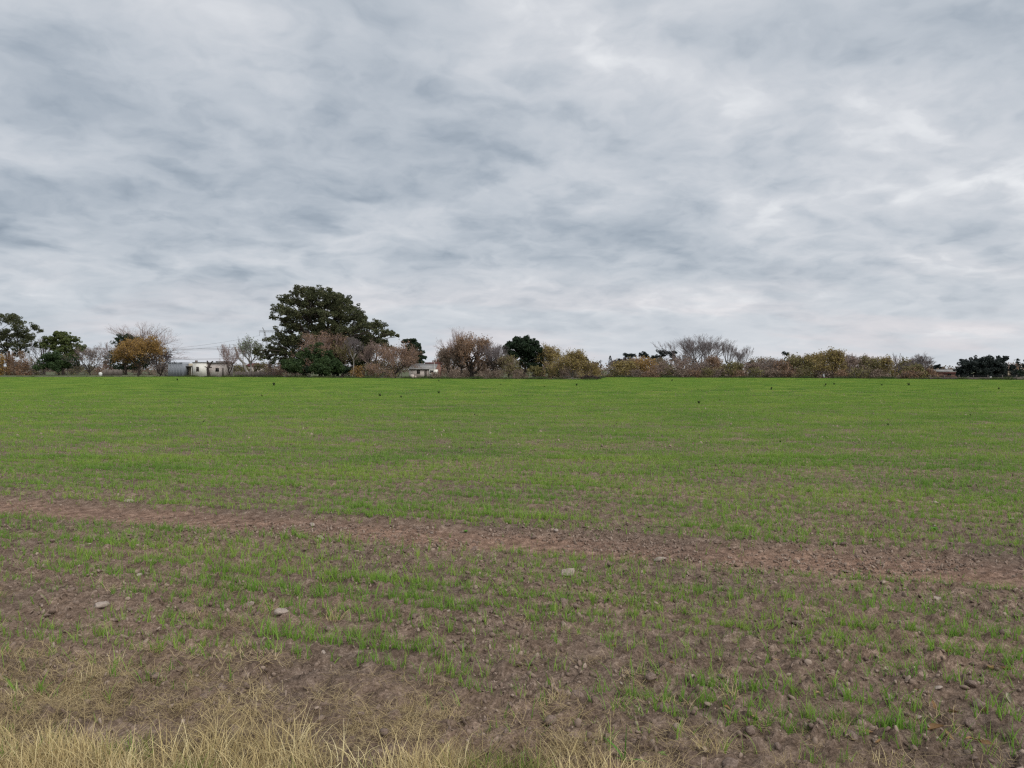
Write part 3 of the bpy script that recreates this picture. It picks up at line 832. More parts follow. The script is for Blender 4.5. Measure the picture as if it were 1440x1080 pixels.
def leafless(name, label, px, ytop, wpx, d, twigm='twig_grey', leaf=None, nleaf=0, fork=0.18, levels=4, limbs=6, seed=1, group=None, cat='tree', twig=0.022, lsize=0.3, up=0.55, bark='bark', trunk_r=None, side=0.9, lowleaf=0.0):
    rng = np.random.default_rng(seed)
    loc = (X(px, d), d, GZ)
    H = Z(ytop, d) - GZ; Wd = wpx * d / F
    bush = cat != 'tree'
    lv = levels + (1 if not bush else 0)
    if bush: limbs = limbs + 3
    tr, S, tips = bare(rng, H, Wd, fork, lv, limbs, up, twig * (0.8 if not bush else 1.0), trunk_r or (0.02 * H if bush else None), side=side, low=0.45 if bush else 0.12)
    nleaf = int(nleaf * 2.6)
    thick = S[:, 6] > 0.05
    Vt, Qt = tubes(S[~thick], 3) if (~thick).any() else (np.zeros((0, 3)), np.zeros((0, 4), int))
    wood = np.concatenate([tr, S[thick]]) if thick.any() else tr
    mats = [M[twigm]]; mi = np.zeros(len(Qt), int)
    if leaf and nleaf:
        a = S[rng.integers(0, len(S), nleaf)]
        t = rng.random((nleaf, 1))
        P = a[:, :3] * (1 - t) + a[:, 3:6] * t + rng.normal(0, 0.28, (nleaf, 3))
        P[:, 2] = np.maximum(P[:, 2], 0.15 + lowleaf * H)
        Vl, Ql = leaf_quads(P, lsize, rng)
        Qt = np.concatenate([Qt, Ql + len(Vt)]); Vt = np.concatenate([Vt, Vl])
        mats.append(LEAF[leaf]); mi = np.concatenate([mi, np.ones(len(Ql), int)])
    return finish(name, cat, label, group, loc, wood, M[bark], Vt, Qt, mats, mi, wname='trunk' if cat == 'tree' else 'stems')
def conifer(name, label, px, ytop, wpx, d, leaf='dark', seed=1, tiers=9, lean=0.0, group=None, z0=0.15, lsize=0.3, narrow=False):
    rng = np.random.default_rng(seed)
    loc = (X(px, d), d, GZ); H = Z(ytop, d) - GZ; Rr = wpx * d / F / 2
    wood = limb((0, 0, -0.1), (lean * H * 0.2, 0, H * 0.97), 0.028 * H, 0.02, rng, 5, 0)
    P = []
    if narrow:
        n = int(260 + 60 * H); t = rng.random(n) ** 0.8; a_ = rng.uniform(0, 6.283, n)
        rad = Rr * np.sin(np.pi * np.clip(0.08 + 0.92 * t, 0, 1)) ** 0.6 * (0.6 + 0.4 * rng.random(n))
        P = np.stack([rad * np.cos(a_), rad * np.sin(a_), 0.3 + t * (H - 0.3)], -1)
    else:
        for i in range(tiers):
            t = i / (tiers - 1); z = H * (z0 + (0.96 - z0) * t); r = Rr * (1 - t * 0.86) * rng.uniform(0.8, 1.1)
            nb = int(9 - 4 * t)
            for k in range(nb):
                a_ = 2 * math.pi * (k + rng.random()) / nb; rk = r * rng.uniform(0.7, 1.1)
                e = np.array([math.cos(a_) * rk + lean * z * 0.2, math.sin(a_) * rk, z - 0.12 * rk + 0.06 * H * rng.normal(0, .3)])
                b_ = np.array([lean * z * 0.2, 0, z + 0.1 * rk])
                wood.append((*b_, *e, 0.05, 0.02))
                m = int(26 + 30 * rk)
                q = rng.uniform(0.15, 1.05, (m, 1))
                P.append(b_ + (e - b_) * q + rng.normal(0, 1, (m, 3)) * np.array([0.22, 0.22, 0.13]) * (0.5 + rk * .3))
        P = np.concatenate(P)
    Vl, Ql = leaf_quads(P, lsize, rng)
    return finish(name, 'tree', label, group, loc, np.array(wood), M['bark'], Vl, Ql, LEAF[leaf])
def umbrella(name, label, px, ytop, wpx, d, ybot, leaf='navy', seed=1, group=None):
    """tall bare trunk with a flat spreading head"""
    rng = np.random.default_rng(seed)
    H = Z(ytop, d) - GZ; hb = Z(ybot, d) - GZ; Wd = wpx * d / F
    lb = []
    for i in range(7):
        a_ = 2 * math.pi * i / 7 + rng.random(); f = rng.uniform(0.2, 0.62)
        lb.append((math.cos(a_) * f * Wd / 2, math.sin(a_) * f * Wd / 2, rng.uniform(hb + 0.25 * (H - hb), H - 0.2 * (H - hb)), Wd * 0.24, (H - hb) * 0.26))
    wood, P = leafy(rng, lb, H, hb * 0.95, 0.022 * H, 0.3, 30, sub=6)
    Vl, Ql = leaf_quads(P, 0.32, rng)
    return finish(name, 'tree', label, group, (X(px, d), d, GZ), wood, M['bark'], Vl, Ql, LEAF[leaf])

# --- left corner
evergreen('gum_tree', 'tall airy gum tree with rusty bushes under it', 10, 438, 82, 240, 'euc', lobes=[
    (8, 448, 10), (24, 449, 10), (36, 458, 9), (-8, 452, 11), (-20, 462, 10), (20, 468, 9), (38, 473, 9), (46, 466, 5), (2, 474, 10), (-14, 480, 10), (12, 486, 8), (30, 488, 8), (42, 484, 6), (-26, 476, 9), (24, 497, 6), (-4, 494, 7)],
    lsize=0.34, dens=17, lobe_scale=1.3, th=7.5, trunk_r=0.5, nstem=3, seed=11, sub=7)
leafless('rusty_bush', 'rusty brown bush under the airy gum tree', 25, 495, 28, 232, 'twig_brown', 'rust', 1500, 0.06, 3, 7, seed=12, cat='bush', lsize=0.34)
leafless('rusty_bush', 'brighter orange brown bush under the airy gum tree', 1, 500, 20, 230, 'twig_brown', 'ochre', 900, 0.06, 3, 7, seed=13, cat='bush', lsize=0.34)
leafless('grey_bush', 'small grey bush between the airy gum and the round dark green bush', 49, 503, 20, 236, 'twig_grey', 'olive', 260, 0.10, 3, 6, seed=14, cat='bush')
leafless('bare_tree', 'bluish bare tree half behind the layered green tree', 63, 474, 44, 262, 'twig_grey', None, 0, 0.2, 4, 6, seed=15)
evergreen('layered_tree', 'spreading green tree with flat layered crown above the round dark bush', 89, 466, 58, 246, 'lime', lobes=[
    (84, 472, 7), (94, 473, 7), (74, 479, 8), (87, 480, 8), (102, 479, 7), (70, 487, 6), (96, 489, 8), (108, 488, 6), (115, 492, 4), (84, 490, 7), (63, 482, 4), (98, 497, 7), (104, 501, 6)],
    lsize=0.38, dens=22, lobe_scale=1.25, th=5.5, seed=16, trunk_r=.38)
evergreen('dark_bush', 'large round dark green bush under the layered green tree', 82, 494, 54, 232, 'bush', z0=0.02, n=20, rel=0.42, seed=17, cat='bush', th=0.8, dens=19, lsize=0.4)
leafless('bare_tree', 'dense greyish brown bare tree next to the round dark green bush', 127, 488, 42, 232, 'twig_grey', 'brown', 700, 0.10, 4, 6, seed=18)
evergreen('far_tree', 'small dark round tree far behind the plank fence', 150, 503, 11, 330, 'navy', z0=0.3, n=7, rel=0.5, seed=19)
evergreen('dark_tree', 'dark tree directly behind the ochre tree', 178, 467, 48, 246, 'dark', lobes=[
    (176, 474, 7), (184, 474, 6), (195, 478, 5), (172, 484, 8), (188, 487, 9), (166, 497, 8), (162, 506, 7), (178, 500, 10), (200, 497, 9), (212, 490, 7), (168, 516, 7), (205, 506, 9), (190, 512, 9)], seed=20, th=3.5, lobe_scale=1.35, dens=15, trunk_r=.4)
leafless('bare_tree', 'tall thin bare tree rising behind the dark tree and the ochre tree', 196, 456, 84, 252, 'twig_pink', None, 0, 0.25, 4, 7, seed=21, twig=0.018)
leafless('bare_tree', 'low bare pinkish tree reaching out from behind the dark tree', 158, 482, 40, 256, 'twig_pink', None, 0, 0.3, 4, 5, seed=22)
leafless('ochre_tree', 'rounded ochre autumn tree on a short straight trunk', 195, 475, 58, 178, 'twig_brown', 'ochre', 5200, 0.22, 4, 8, seed=23, lsize=0.26, lowleaf=0.24, side=1.0)
leafless('bramble_bush', 'tangled grey bare bush beside the sheet metal shed', 224, 489, 44, 188, 'twig_grey', 'wine', 700, 0.05, 4, 7, seed=24, cat='bush')
leafless('bare_tree', 'bare pinkish tree at the pinkish wing of the white house', 322, 485, 36, 184, 'twig_pink', None, 0, 0.12, 4, 6, seed=25)

# pollarded tree in front of the white house
rng = np.random.default_rng(26)
d = 180.0; s_ = d / F
root = empty('pollarded_tree', (X(294.5, d), d, GZ))
def lp(px, py): return np.array([(px - 294.5) * s_, 0, Z(py, d) - GZ])
Vw, Qw = tubes(limb((0, 0, -0.1), lp(294.5, 514), 0.36, 0.26, rng, 3, 0), 7)
obj('trunk', mesh('trunk', Vw, Qw, M['bark'], smooth=True), root)
for a_, b_, r_ in (((294.5, 514), (290.5, 507.5), .20), ((294.5, 514.5), (299.5, 508), .2), ((293.5, 520), (288, 515.5), .13), ((295, 517), (298, 517), .14)):
    w_ = limb(lp(*a_), lp(*b_) + np.array([0, rng.normal(0, .4), 0]), r_, r_ * .75, rng, 3, 0.05)
    Vw, Qw = tubes(w_, 6); obj('limb', mesh('limb', Vw, Qw, M['bark'], smooth=True), root)
tag(root, 'black pollarded tree with stubby arms before the white house', 'tree')

leafless('pale_tree', 'pale green half bare tree with a light trunk beside the red roofed house', 351, 475, 40, 192, 'twig_grey', 'pale', 420, 0.28, 4, 6, seed=27, bark='palebark', lsize=0.34)
root = empty('dead_trunk', (X(352, 190), 190, GZ))
Vw, Qw = tubes(limb((0, 0, -0.1), (X(330, 190) - X(352, 190), 0.3, Z(488, 190) - GZ), 0.38, 0.2, rng, 5, 0.02), 6)
obj('trunk', mesh('trunk', Vw, Qw, M['palebark'], smooth=True), root)
w_ = [(*(np.array([X(336, 190) - X(352, 190), .25, Z(494, 190) - GZ])), *(np.array([X(333, 190) - X(352, 190), .8, Z(484, 190) - GZ])), .1, .04)]
Vw, Qw = tubes(w_, 5); obj('branch', mesh('branch', Vw, Qw, M['palebark']), root)
tag(root, 'pale dead trunk leaning steeply beside the pale green tree', 'tree')

# --- the great gum tree
BIG = [(432, 412, 11), (447, 411, 11), (463, 414, 11), (478, 421, 11), (418, 413, 6), (408, 424, 10), (424, 426, 12), (442, 426, 13), (460, 429, 13), (478, 435, 13), (494, 432, 11), (400, 436, 8), (412, 441, 12), (430, 444, 13), (450, 445, 14), (470, 448, 15), (490, 448, 13), (506, 444, 11), (398, 449, 7), (408, 456, 10), (424, 460, 12), (444, 462, 14), (466, 464, 14), (488, 464, 14), (508, 460, 12), (522, 457, 9), (533, 456, 7), (402, 470, 9), (394, 480, 9), (410, 482, 12), (430, 480, 12), (500, 478, 12), (518, 474, 11), (536, 468, 8), (547, 467, 5), (553, 471, 4), (384, 489, 7), (374, 494, 6), (398, 495, 9), (416, 499, 10), (366, 498, 4), (380, 502, 6), (520, 486, 10), (538, 481, 8), (396, 506, 7), (546, 488, 4), (480, 484, 13), (460, 490, 13), (500, 496, 10), (436, 497, 11), (455, 505, 12), (482, 500, 12), (505, 506, 10), (420, 510, 10), (440, 512, 11), (470, 512, 11), (450, 476, 12), (474, 474, 12), (512, 488, 10)]
evergreen('gum_tree', 'huge domed olive green gum tree towering over the green shrubs', 458, 404, 190, 176, 'euc', lobes=BIG, lsize=0.32, dens=22, reps=3, th=5.5, trunk_r=0.95, seed=30, sub=7, nstem=2)
leafless('brown_tree', 'pinkish brown half bare tree before the huge gum tree', 452, 468, 72, 167, 'twig_pink', 'rust', 1500, 0.25, 4, 7, seed=31, lsize=0.26)
leafless('brown_tree', 'brown leafy tree between the tall green shrub and the slim grey tree', 480, 480, 36, 168, 'twig_brown', 'olive', 1400, 0.12, 4, 6, seed=32, lsize=0.26)
evergreen('green_shrub', 'low rounded green shrub nearest the board fence under the huge gum', 416, 503, 48, 162, 'bush', z0=0.01, n=22, rel=0.46, seed=33, cat='shrub', th=0.6, dens=34, lsize=0.28)
evergreen('green_shrub', 'tall rounded green shrub, topmost of the shrubs under the huge gum', 448, 482, 46, 163, 'bush', z0=0.05, n=22, rel=0.46, seed=34, cat='shrub', th=1.0, dens=34, lsize=0.28)
evergreen('green_shrub', 'broad green shrub in front of the tall rounded green shrub', 462, 504, 52, 160, 'bush', z0=0.01, n=22, rel=0.46, seed=35, cat='shrub', th=0.6, dens=34, lsize=0.28)
evergreen('green_shrub', 'blackish low shrub between the broad green shrub and the orange bush', 482, 513, 28, 161, 'dark', z0=0.01, n=12, rel=0.45, seed=36, cat='shrub', th=0.5, dens=34, lsize=0.28)
evergreen('green_shrub', 'blackish shrub wedged between the two rounded green shrubs', 436, 512, 22, 160, 'dark', z0=0.01, n=10, rel=0.45, seed=37, cat='shrub', th=0.5, dens=34, lsize=0.28)
leafless('slim_tree', 'slim grey bare tree with a straight pale trunk', 495, 474, 26, 164, 'twig_grey', None, 0, 0.45, 4, 5, seed=38, bark='palebark', trunk_r=0.14)
evergreen('dark_tree', 'dark tree in the shade below the huge gum tree', 512, 488, 40, 180, 'dark', z0=0.1, n=14, rel=0.4, seed=39, th=1.2)
leafless('bare_tree', 'grey bare tree between the slim tree and the round pinkish tree', 526, 482, 32, 165, 'twig_pink', 'brown', 250, 0.2, 4, 6, seed=40)
leafless('orange_bush', 'small orange brown bush at the foot of the slim grey tree', 504, 516, 16, 160, 'twig_brown', 'ochre', 420, 0.05, 3, 6, seed=41, cat='bush', lsize=0.22)
leafless('olive_bush', 'small olive bush before the grey bare tree', 521, 512, 20, 161, 'twig_brown', 'olive', 500, 0.05, 3, 6, seed=42, cat='bush', lsize=0.24)
leafless('round_tree', 'round densely twigged pinkish brown tree touching the tumbledown house', 556, 485, 62, 157, 'twig_pink', 'rust', 3000, 0.14, 4, 10, seed=43, lsize=0.22, side=1.0)
evergreen('cedar_tree', 'dark cedar with drooping boughs behind the tumbledown house', 579, 475, 36, 182, 'dark', lobes=[
    (571, 480, 5), (579, 480, 6), (585, 487, 6), (577, 489, 7), (591, 495, 5), (583, 497, 8), (573, 500, 8), (594, 503, 5), (586, 507, 8), (575, 511, 8), (592, 511, 5)], seed=44, th=4.0, lobe_scale=1.3, dens=34, flat=0.6, trunk_r=.3)

# --- the spur of trees in the middle
leafless('bare_tree', 'tall bare tree with feathery top behind the rusty tree', 648, 465, 66, 152, 'twig_pink', None, 0, 0.22, 4, 8, seed=50, twig=0.018)
leafless('rusty_tree', 'large rusty brown tree with a stout dark trunk on the spur', 664, 474, 52, 146, 'twig_brown', 'rust', 3200, 0.16, 4, 8, seed=51, lsize=0.26, trunk_r=0.45)
leafless('rusty_tree', 'lower brown tree between the tumbledown house and the large rusty tree', 634, 489, 36, 148, 'twig_brown', 'brown', 1700, 0.12, 4, 7, seed=52, lsize=0.24)
leafless('bare_tree', 'greyish bare tree with a dark forked trunk', 695, 483, 42, 142, 'twig_grey', None, 0, 0.16, 4, 7, seed=53, trunk_r=0.3)
leafless('bare_tree', 'low brown tree below the dome of the dark evergreen', 716, 500, 34, 141, 'twig_brown', 'olive', 700, 0.15, 4, 6, seed=54, lsize=0.22)
evergreen('evergreen_tree', 'dark green domed evergreen with a bare crooked trunk', 735, 471, 58, 147, 'dark', lobes=[
    (727, 478, 8), (740, 477, 8), (751, 483, 8), (717, 484, 6), (730, 487, 10), (745, 490, 10), (758, 492, 7), (714, 493, 7), (728, 498, 10), (743, 502, 10), (756, 504, 8), (711, 489, 4), (748, 513, 8), (758, 516, 6), (735, 508, 7), (722, 489, 8), (737, 483, 9), (750, 496, 9), (720, 499, 8), (760, 500, 6), (740, 494, 10)], lsize=0.28, dens=36, reps=2, th=2.4, seed=55, trunk_r=0.3)
evergreen('undergrowth_bush', 'dull dark bush at the foot of the domed evergreen', 752, 514, 26, 140, 'olive', z0=0.02, n=10, rel=0.45, seed=56, cat='bush', th=0.5, lsize=0.22, dens=20)
leafless('yellow_tree', 'yellow ochre tree next to the domed evergreen', 771, 487, 34, 146, 'twig_brown', 'yellow', 1900, 0.2, 4, 6, seed=57, lsize=0.25)
evergreen('dark_bush', 'dark green bush under the yellow ochre tree', 774, 512, 24, 138, 'bush', z0=0.02, n=12, rel=0.45, seed=58, cat='bush', th=0.5, lsize=0.24)
leafless('yellow_tree', 'pointed yellowish brown tree at the tip of the tree spur', 806, 494, 50, 134, 'twig_brown', 'yellow', 2600, 0.10, 4, 8, seed=59, lsize=0.23, up=0.75, bark='palebark', trunk_r=0.12)
leafless('yellow_bush', 'spreading tan bush next to the pointed yellowish tree', 826, 508, 34, 133, 'twig_brown', 'yellow', 1100, 0.05, 3, 7, seed=60, cat='bush', lsize=0.22)
evergreen('low_shrub', 'low blackish brown shrub at the very tip of the tree spur', 828, 528.5, 26, 130, 'wine', z0=0.0, n=10, rel=0.4, seed=61, cat='shrub', th=0.2, lsize=0.2, flat=0.3, dens=22)
for i, (px, yt, w_) in enumerate([(640, 520, 24), (683, 519, 22), (700, 521, 26), (730, 520, 24), (790, 518, 22), (612, 524, 16)]):
    leafless('undergrowth_bush', 'brown leafless undergrowth bush below the trees of the spur', px, yt, w_, 139, 'twig_brown', 'brown', 260, 0.04, 3, 6, seed=70 + i, cat='bush', group='undergrowth below the spur of trees', lsize=0.2)

# --- far trees behind the right-hand hedge
evergreen('far_tree', 'dark green round tree far behind the tip of the spur', 826, 502, 22, 270, 'navy', z0=0.2, n=10, rel=0.42, seed=80)
evergreen('far_tree', 'small dark tree far behind, beside the tall thin pole', 838, 506, 12, 272, 'navy', z0=0.2, n=7, rel=0.5, seed=81)
conifer('cypress_tree', 'thin dark cypress spire beside the low far green trees', 858, 500, 6, 270, 'navy', seed=82, narrow=True)
evergreen('far_tree', 'low dark green tree between the cypress spire and the wine dark tree', 869, 503, 26, 265, 'navy', z0=0.25, n=10, rel=0.42, seed=83)
evergreen('far_tree', 'broad wine dark tree below the flat pine head', 887, 504, 38, 250, 'wine', z0=0.2, n=12, rel=0.4, seed=84)
umbrella('umbrella_pine', 'flat headed pine above the wine dark tree', 886, 497, 24, 275, 503, 'navy', seed=85)
evergreen('far_tree', 'dark upright tree with bare stem over the hedge', 905, 494, 17, 235, 'navy', z0=0.62, n=8, rel=0.5, seed=86)
evergreen('far_tree', 'small dark tree between the upright tree and the layered pine', 920, 497, 16, 240, 'navy', z0=0.5, n=7, rel=0.5, seed=87)
umbrella('umbrella_pine', 'layered pine near the great bare tree', 931, 490, 24, 240, 504, 'navy', seed=88)
evergreen('far_tree', 'dark tree touching the great bare tree', 943, 486, 16, 230, 'navy', z0=0.2, n=9, rel=0.45, seed=89)
leafless('bare_tree', 'great purplish grey bare tree rising behind the hedge', 974, 474, 78, 200, 'twig_grey', None, 0, 0.10, 4, 13, seed=90, twig=0.03, up=1.3, side=0.62)
leafless('bare_tree', 'taller of two slender bare trees beside the great bare tree', 1024, 482, 32, 205, 'twig_grey', None, 0, 0.2, 4, 5, seed=91, up=1.3, side=0.6)
leafless('bare_tree', 'lower of two slender bare trees beside the great bare tree', 1046, 488, 28, 205, 'twig_grey', None, 0, 0.2, 4, 5, seed=92, up=1.3, side=0.6)
evergreen('far_tree', 'small dark round tree above the grey hedge', 1056, 506, 16, 250, 'navy', z0=0.2, n=7, rel=0.5, seed=93)
evergreen('far_tree', 'flat topped dark tree near the lone pine', 1089, 503, 18, 250, 'dark', z0=0.2, n=8, rel=0.5, seed=94)
umbrella('umbrella_pine', 'lone pine head standing clear against the sky over the hedge', 1104, 492, 13, 270, 503, 'navy', seed=95)
# --- the hedge along the right-hand edge
HEDGE = [
    ('yellow_bush', 'bright ochre bush at the shed end of the long hedge', 880, 509, 34, 'yellow', 1300, 'twig_brown'),
    ('rusty_bush', 'orange brown bush next to the bright ochre bush', 906, 505, 36, 'ochre', 1100, 'twig_brown'),
    ('olive_bush', 'olive bush before the orange brown bush of the hedge', 928, 512, 30, 'olive', 900, 'twig_brown'),
    ('bare_bush', 'wide pinkish grey leafless bush before the great bare tree', 950, 506, 62, 'brown', 700, 'twig_pink'),
    ('bare_bush', 'grey leafless bush at the foot of the great bare tree', 985, 511, 42, 'brown', 500, 'twig_grey'),
    ('rusty_bush', 'rusty bush between the great bare tree and the slender bare trees', 1004, 504, 36, 'rust', 1300, 'twig_brown'),
    ('olive_bush', 'olive yellow bush below the two smaller bare trees', 1026, 511, 34, 'olive', 1100, 'twig_brown'),
    ('bare_bush', 'pinkish grey bush between the olive yellow and greyish purple bushes', 1050, 511, 44, 'brown', 800, 'twig_pink'),
    ('bare_bush', 'greyish purple bush below the flat topped dark tree', 1078, 507, 44, 'brown', 700, 'twig_grey'),
    ('brown_bush', 'brown bush just below the lone pine', 1100, 509, 34, 'rust', 700, 'twig_grey'),
    ('olive_bush', 'yellowish green rounded bush near the lone pine', 1120, 502, 44, 'olive', 2000, 'twig_brown'),
    ('olive_bush', 'broad yellowish bush beside the tall yellow tree of the hedge', 1147, 500, 44, 'yellow', 2000, 'twig_brown'),
    ('yellow_tree', 'tall yellow tree standing above the hedge by the white post', 1173, 493, 34, 'yellow', 1900, 'twig_brown'),
    ('bare_bush', 'purple brown leafless bush between the tall yellow tree and tan bush', 1196, 503, 28, 'brown', 500, 'twig_pink'),
    ('brown_bush', 'square topped tan bush of the hedge', 1223, 504, 34, 'olive', 1200, 'twig_brown'),
    ('yellow_bush', 'thin yellowish bush beside the square topped tan bush', 1246, 502, 18, 'yellow', 420, 'twig_brown'),
    ('bare_bush', 'bare bush with fine upright twigs before the far roofs', 1259, 500, 20, None, 0, 'twig_grey'),
    ('olive_bush', 'green and yellow bush between two bare ones near the hedge end', 1272, 506, 17, 'olive', 800, 'twig_brown'),
    ('olive_bush', 'low green brown bush under the bare tree at the hedge end', 1287, 515, 28, 'olive', 900, 'twig_brown'),
    ('bare_tree', 'bare tree at the barn end of the hedge', 1297, 499, 36, None, 0, 'twig_grey'),
    ('rusty_bush', 'low rusty bush closing the barn end of the hedge', 1306, 519, 20, 'rust', 500, 'twig_pink'),
]
for i, (nm, lb, px, yt, w_, lf, nl, tw) in enumerate(HEDGE):
    dd_ = float(edge_d(px)) + 5 + 4 * (i % 3)
    leafless(nm, lb, px, yt, w_ * 1.12, dd_, tw, lf, nl, 0.12 if 'tree' in nm else 0.03, 4 if w_ > 24 else 3, 8, seed=100 + i, cat='tree' if 'tree' in nm else 'bush', lsize=0.3, up=0.6)
for i, (px, w_) in enumerate([(866, 22), (893, 24), (917, 24), (938, 22), (962, 26), (978, 20), (997, 22), (1015, 22), (1036, 24), (1063, 26), (1090, 24), (1110, 22), (1133, 26), (1158, 22), (1184, 22), (1208, 24), (1236, 20), (1280, 22)]):
    dd_ = float(edge_d(px)) + 3.2
    leafless('hedge_bramble', ('low bramble with olive leaves at the foot of the long hedge', 'low brown bramble at the foot of the long hedge', 'low rusty bramble at the foot of the long hedge')[i % 3], px, 519 + (i % 3) * 1.5, w_ * 1.3, dd_, ('twig_brown', 'twig_grey')[i % 2], ('olive', 'brown', 'rust')[i % 3], 420, 0.03, 3, 8, seed=140 + i, cat='bush', group='brambles at the foot of the hedge', lsize=0.26)
# --- right corner
evergreen('far_tree', 'small bluish dark tree at the hedge end before the far roofs', 1318, 511, 14, 240, 'navy', z0=0.15, n=8, rel=0.45, seed=160)
evergreen('far_tree', 'long low dark trees behind the reddish building', 1338, 519, 40, 300, 'navy', z0=0.05, n=14, rel=0.3, seed=161, flat=0.5)
leafless('far_tree', 'thin bare tree between the reddish building and the blackish thicket', 1349, 512, 18, 220, 'twig_grey', None, 0, 0.2, 3, 6, seed=162)
evergreen('dark_thicket', 'broad blackish evergreen thicket shaped like a mound', 1386, 502, 72, 146, 'navy', lobes=[
    (1358, 514, 8), (1366, 510, 8), (1376, 508, 9), (1386, 507, 9), (1396, 511, 9), (1406, 515, 9), (1415, 519, 7), (1356, 523, 7), (1368, 521, 9), (1382, 519, 10), (1396, 521, 10), (1410, 525, 8), (1362, 528, 6), (1376, 528, 7), (1390, 529, 7), (1404, 530, 6), (1419, 527, 5), (1372, 514, 9), (1392, 515, 10), (1364, 517, 8), (1404, 521, 9), (1384, 525, 9), (1412, 530, 5), (1355, 529, 4)], lsize=0.28, dens=36, reps=2, th=1.2, trunk_r=0.3, seed=163, sub=8)
evergreen('far_tree', 'dark egg shaped tree rising behind the blackish thicket', 1406, 498, 19, 175, 'navy', z0=0.4, n=12, rel=0.5, seed=164, th=3.0)
leafless('brown_bush', 'pinkish brown bush beside the pale stone ruin', 1421, 511, 18, 155, 'twig_pink', 'rust', 300, 0.06, 3, 6, seed=165, cat='bush', lsize=0.22)
conifer('far_conifer', 'dark conifer behind the pale stone ruin', 1431, 505, 16, 170, 'navy', seed=166, tiers=7)
evergreen('far_tree', 'dark tree beside the dark conifer behind the ruin', 1446, 500, 22, 165, 'navy', z0=0.3, n=10, rel=0.42, seed=167)
evergreen('green_bush', 'dark green bush between the stone ruin and the low fence', 1437, 521, 22, 145, 'dark', z0=0.02, n=10, rel=0.45, seed=168, cat='bush', th=0.4, lsize=0.22)

# --- undergrowth that closes the belt of trees at its foot
FILL = [(20, 508, 44, 252), (60, 512, 30, 250), (100, 510, 40, 250), (118, 514, 30, 262), (150, 512, 34, 258), (172, 511, 36, 252), (210, 508, 40, 250), (232, 511, 30, 215),
        (336, 513, 30, 215), (366, 512, 26, 205), (402, 509, 34, 195), (425, 505, 40, 190), (470, 503, 44, 188), (505, 504, 40, 186), (535, 506, 40, 184), (560, 509, 40, 190), (622, 506, 34, 178), (645, 507, 40, 172), (672, 507, 40, 170), (700, 505, 40, 168), (725, 507, 40, 166), (748, 508, 40, 164), (770, 509, 36, 164), (790, 510, 34, 162), (812, 510, 36, 160), (834, 512, 30, 165)]
FK = [('twig_brown', 'brown'), ('twig_pink', 'rust'), ('twig_grey', 'olive'), ('twig_grey', 'brown')]
for i, (px, yt, w_, d_) in enumerate(FILL):
    tw, lf = FK[(i * 7 + i // 3) % 4]
    leafless('undergrowth_bush', ('tangled brown bush behind the belt of trees', 'tangled rusty pink bush behind the belt of trees', 'greyish bush with olive leaves behind the belt of trees', 'tangled grey brown bush behind the belt of trees')[(i * 7 + i // 3) % 4], px, yt + (i % 3) - 1, w_, d_, tw, lf, 420, 0.03, 4, 8, seed=180 + i, cat='bush', group='bushes filling the back of the tree belt', lsize=0.34)
# far wood: one low mass on the horizon
rng = np.random.default_rng(400); P = []
for i in range(650):
    px = rng.uniform(-150, 1590); d_ = rng.uniform(420, 620); h = rng.uniform(2.5, 5.2) * (0.75 + 0.5 * math.sin(px * .021) ** 2)
    c = np.array([X(px, d_), d_, GZ]); n_ = 34
    e = rng.normal(size=(n_, 3)); e /= np.linalg.norm(e, axis=1, keepdims=True)
    P.append(c + e * np.array([rng.uniform(3, 6), 3, h * .5]) + np.array([0, 0, h * .5]))
P = np.concatenate(P); P[:, 2] = np.maximum(P[:, 2], 0.2)
Vl, Ql = leaf_quads(P, 1.3, rng)
tag(obj('far_wood', mesh('far_wood', Vl, Ql, LEAF['brown'])), 'far low wood along the horizon', 'wood', kind='stuff')

# --- bare crowns that close the belt behind the right-hand hedge
BACK = [(872, 505, 30), (898, 502, 32), (922, 503, 32), (958, 498, 36), (1004, 500, 34), (1068, 502, 34), (1092, 505, 30), (1128, 500, 34), (1160, 495, 30), (1190, 499, 34), (1214, 500, 32), (1236, 503, 28), (1284, 505, 26)]
for i, (px, yt, w_) in enumerate(BACK):
    d_ = float(edge_d(px)) + 24 + 5 * (i % 3)
    tw, lf = (('twig_grey', 'brown'), ('twig_pink', 'brown'), ('twig_brown', 'olive'))[i % 3]
    leafless('bare_tree', ('grey bare tree standing behind the long hedge', 'pinkish bare tree standing behind the long hedge', 'brown half bare tree standing behind the long hedge')[i % 3], px, yt, w_, d_, tw, lf, 220, 0.08, 3, 8, seed=420 + i, group='bare trees behind the hedge', lsize=0.3, up=0.9, side=0.75, twig=0.03)

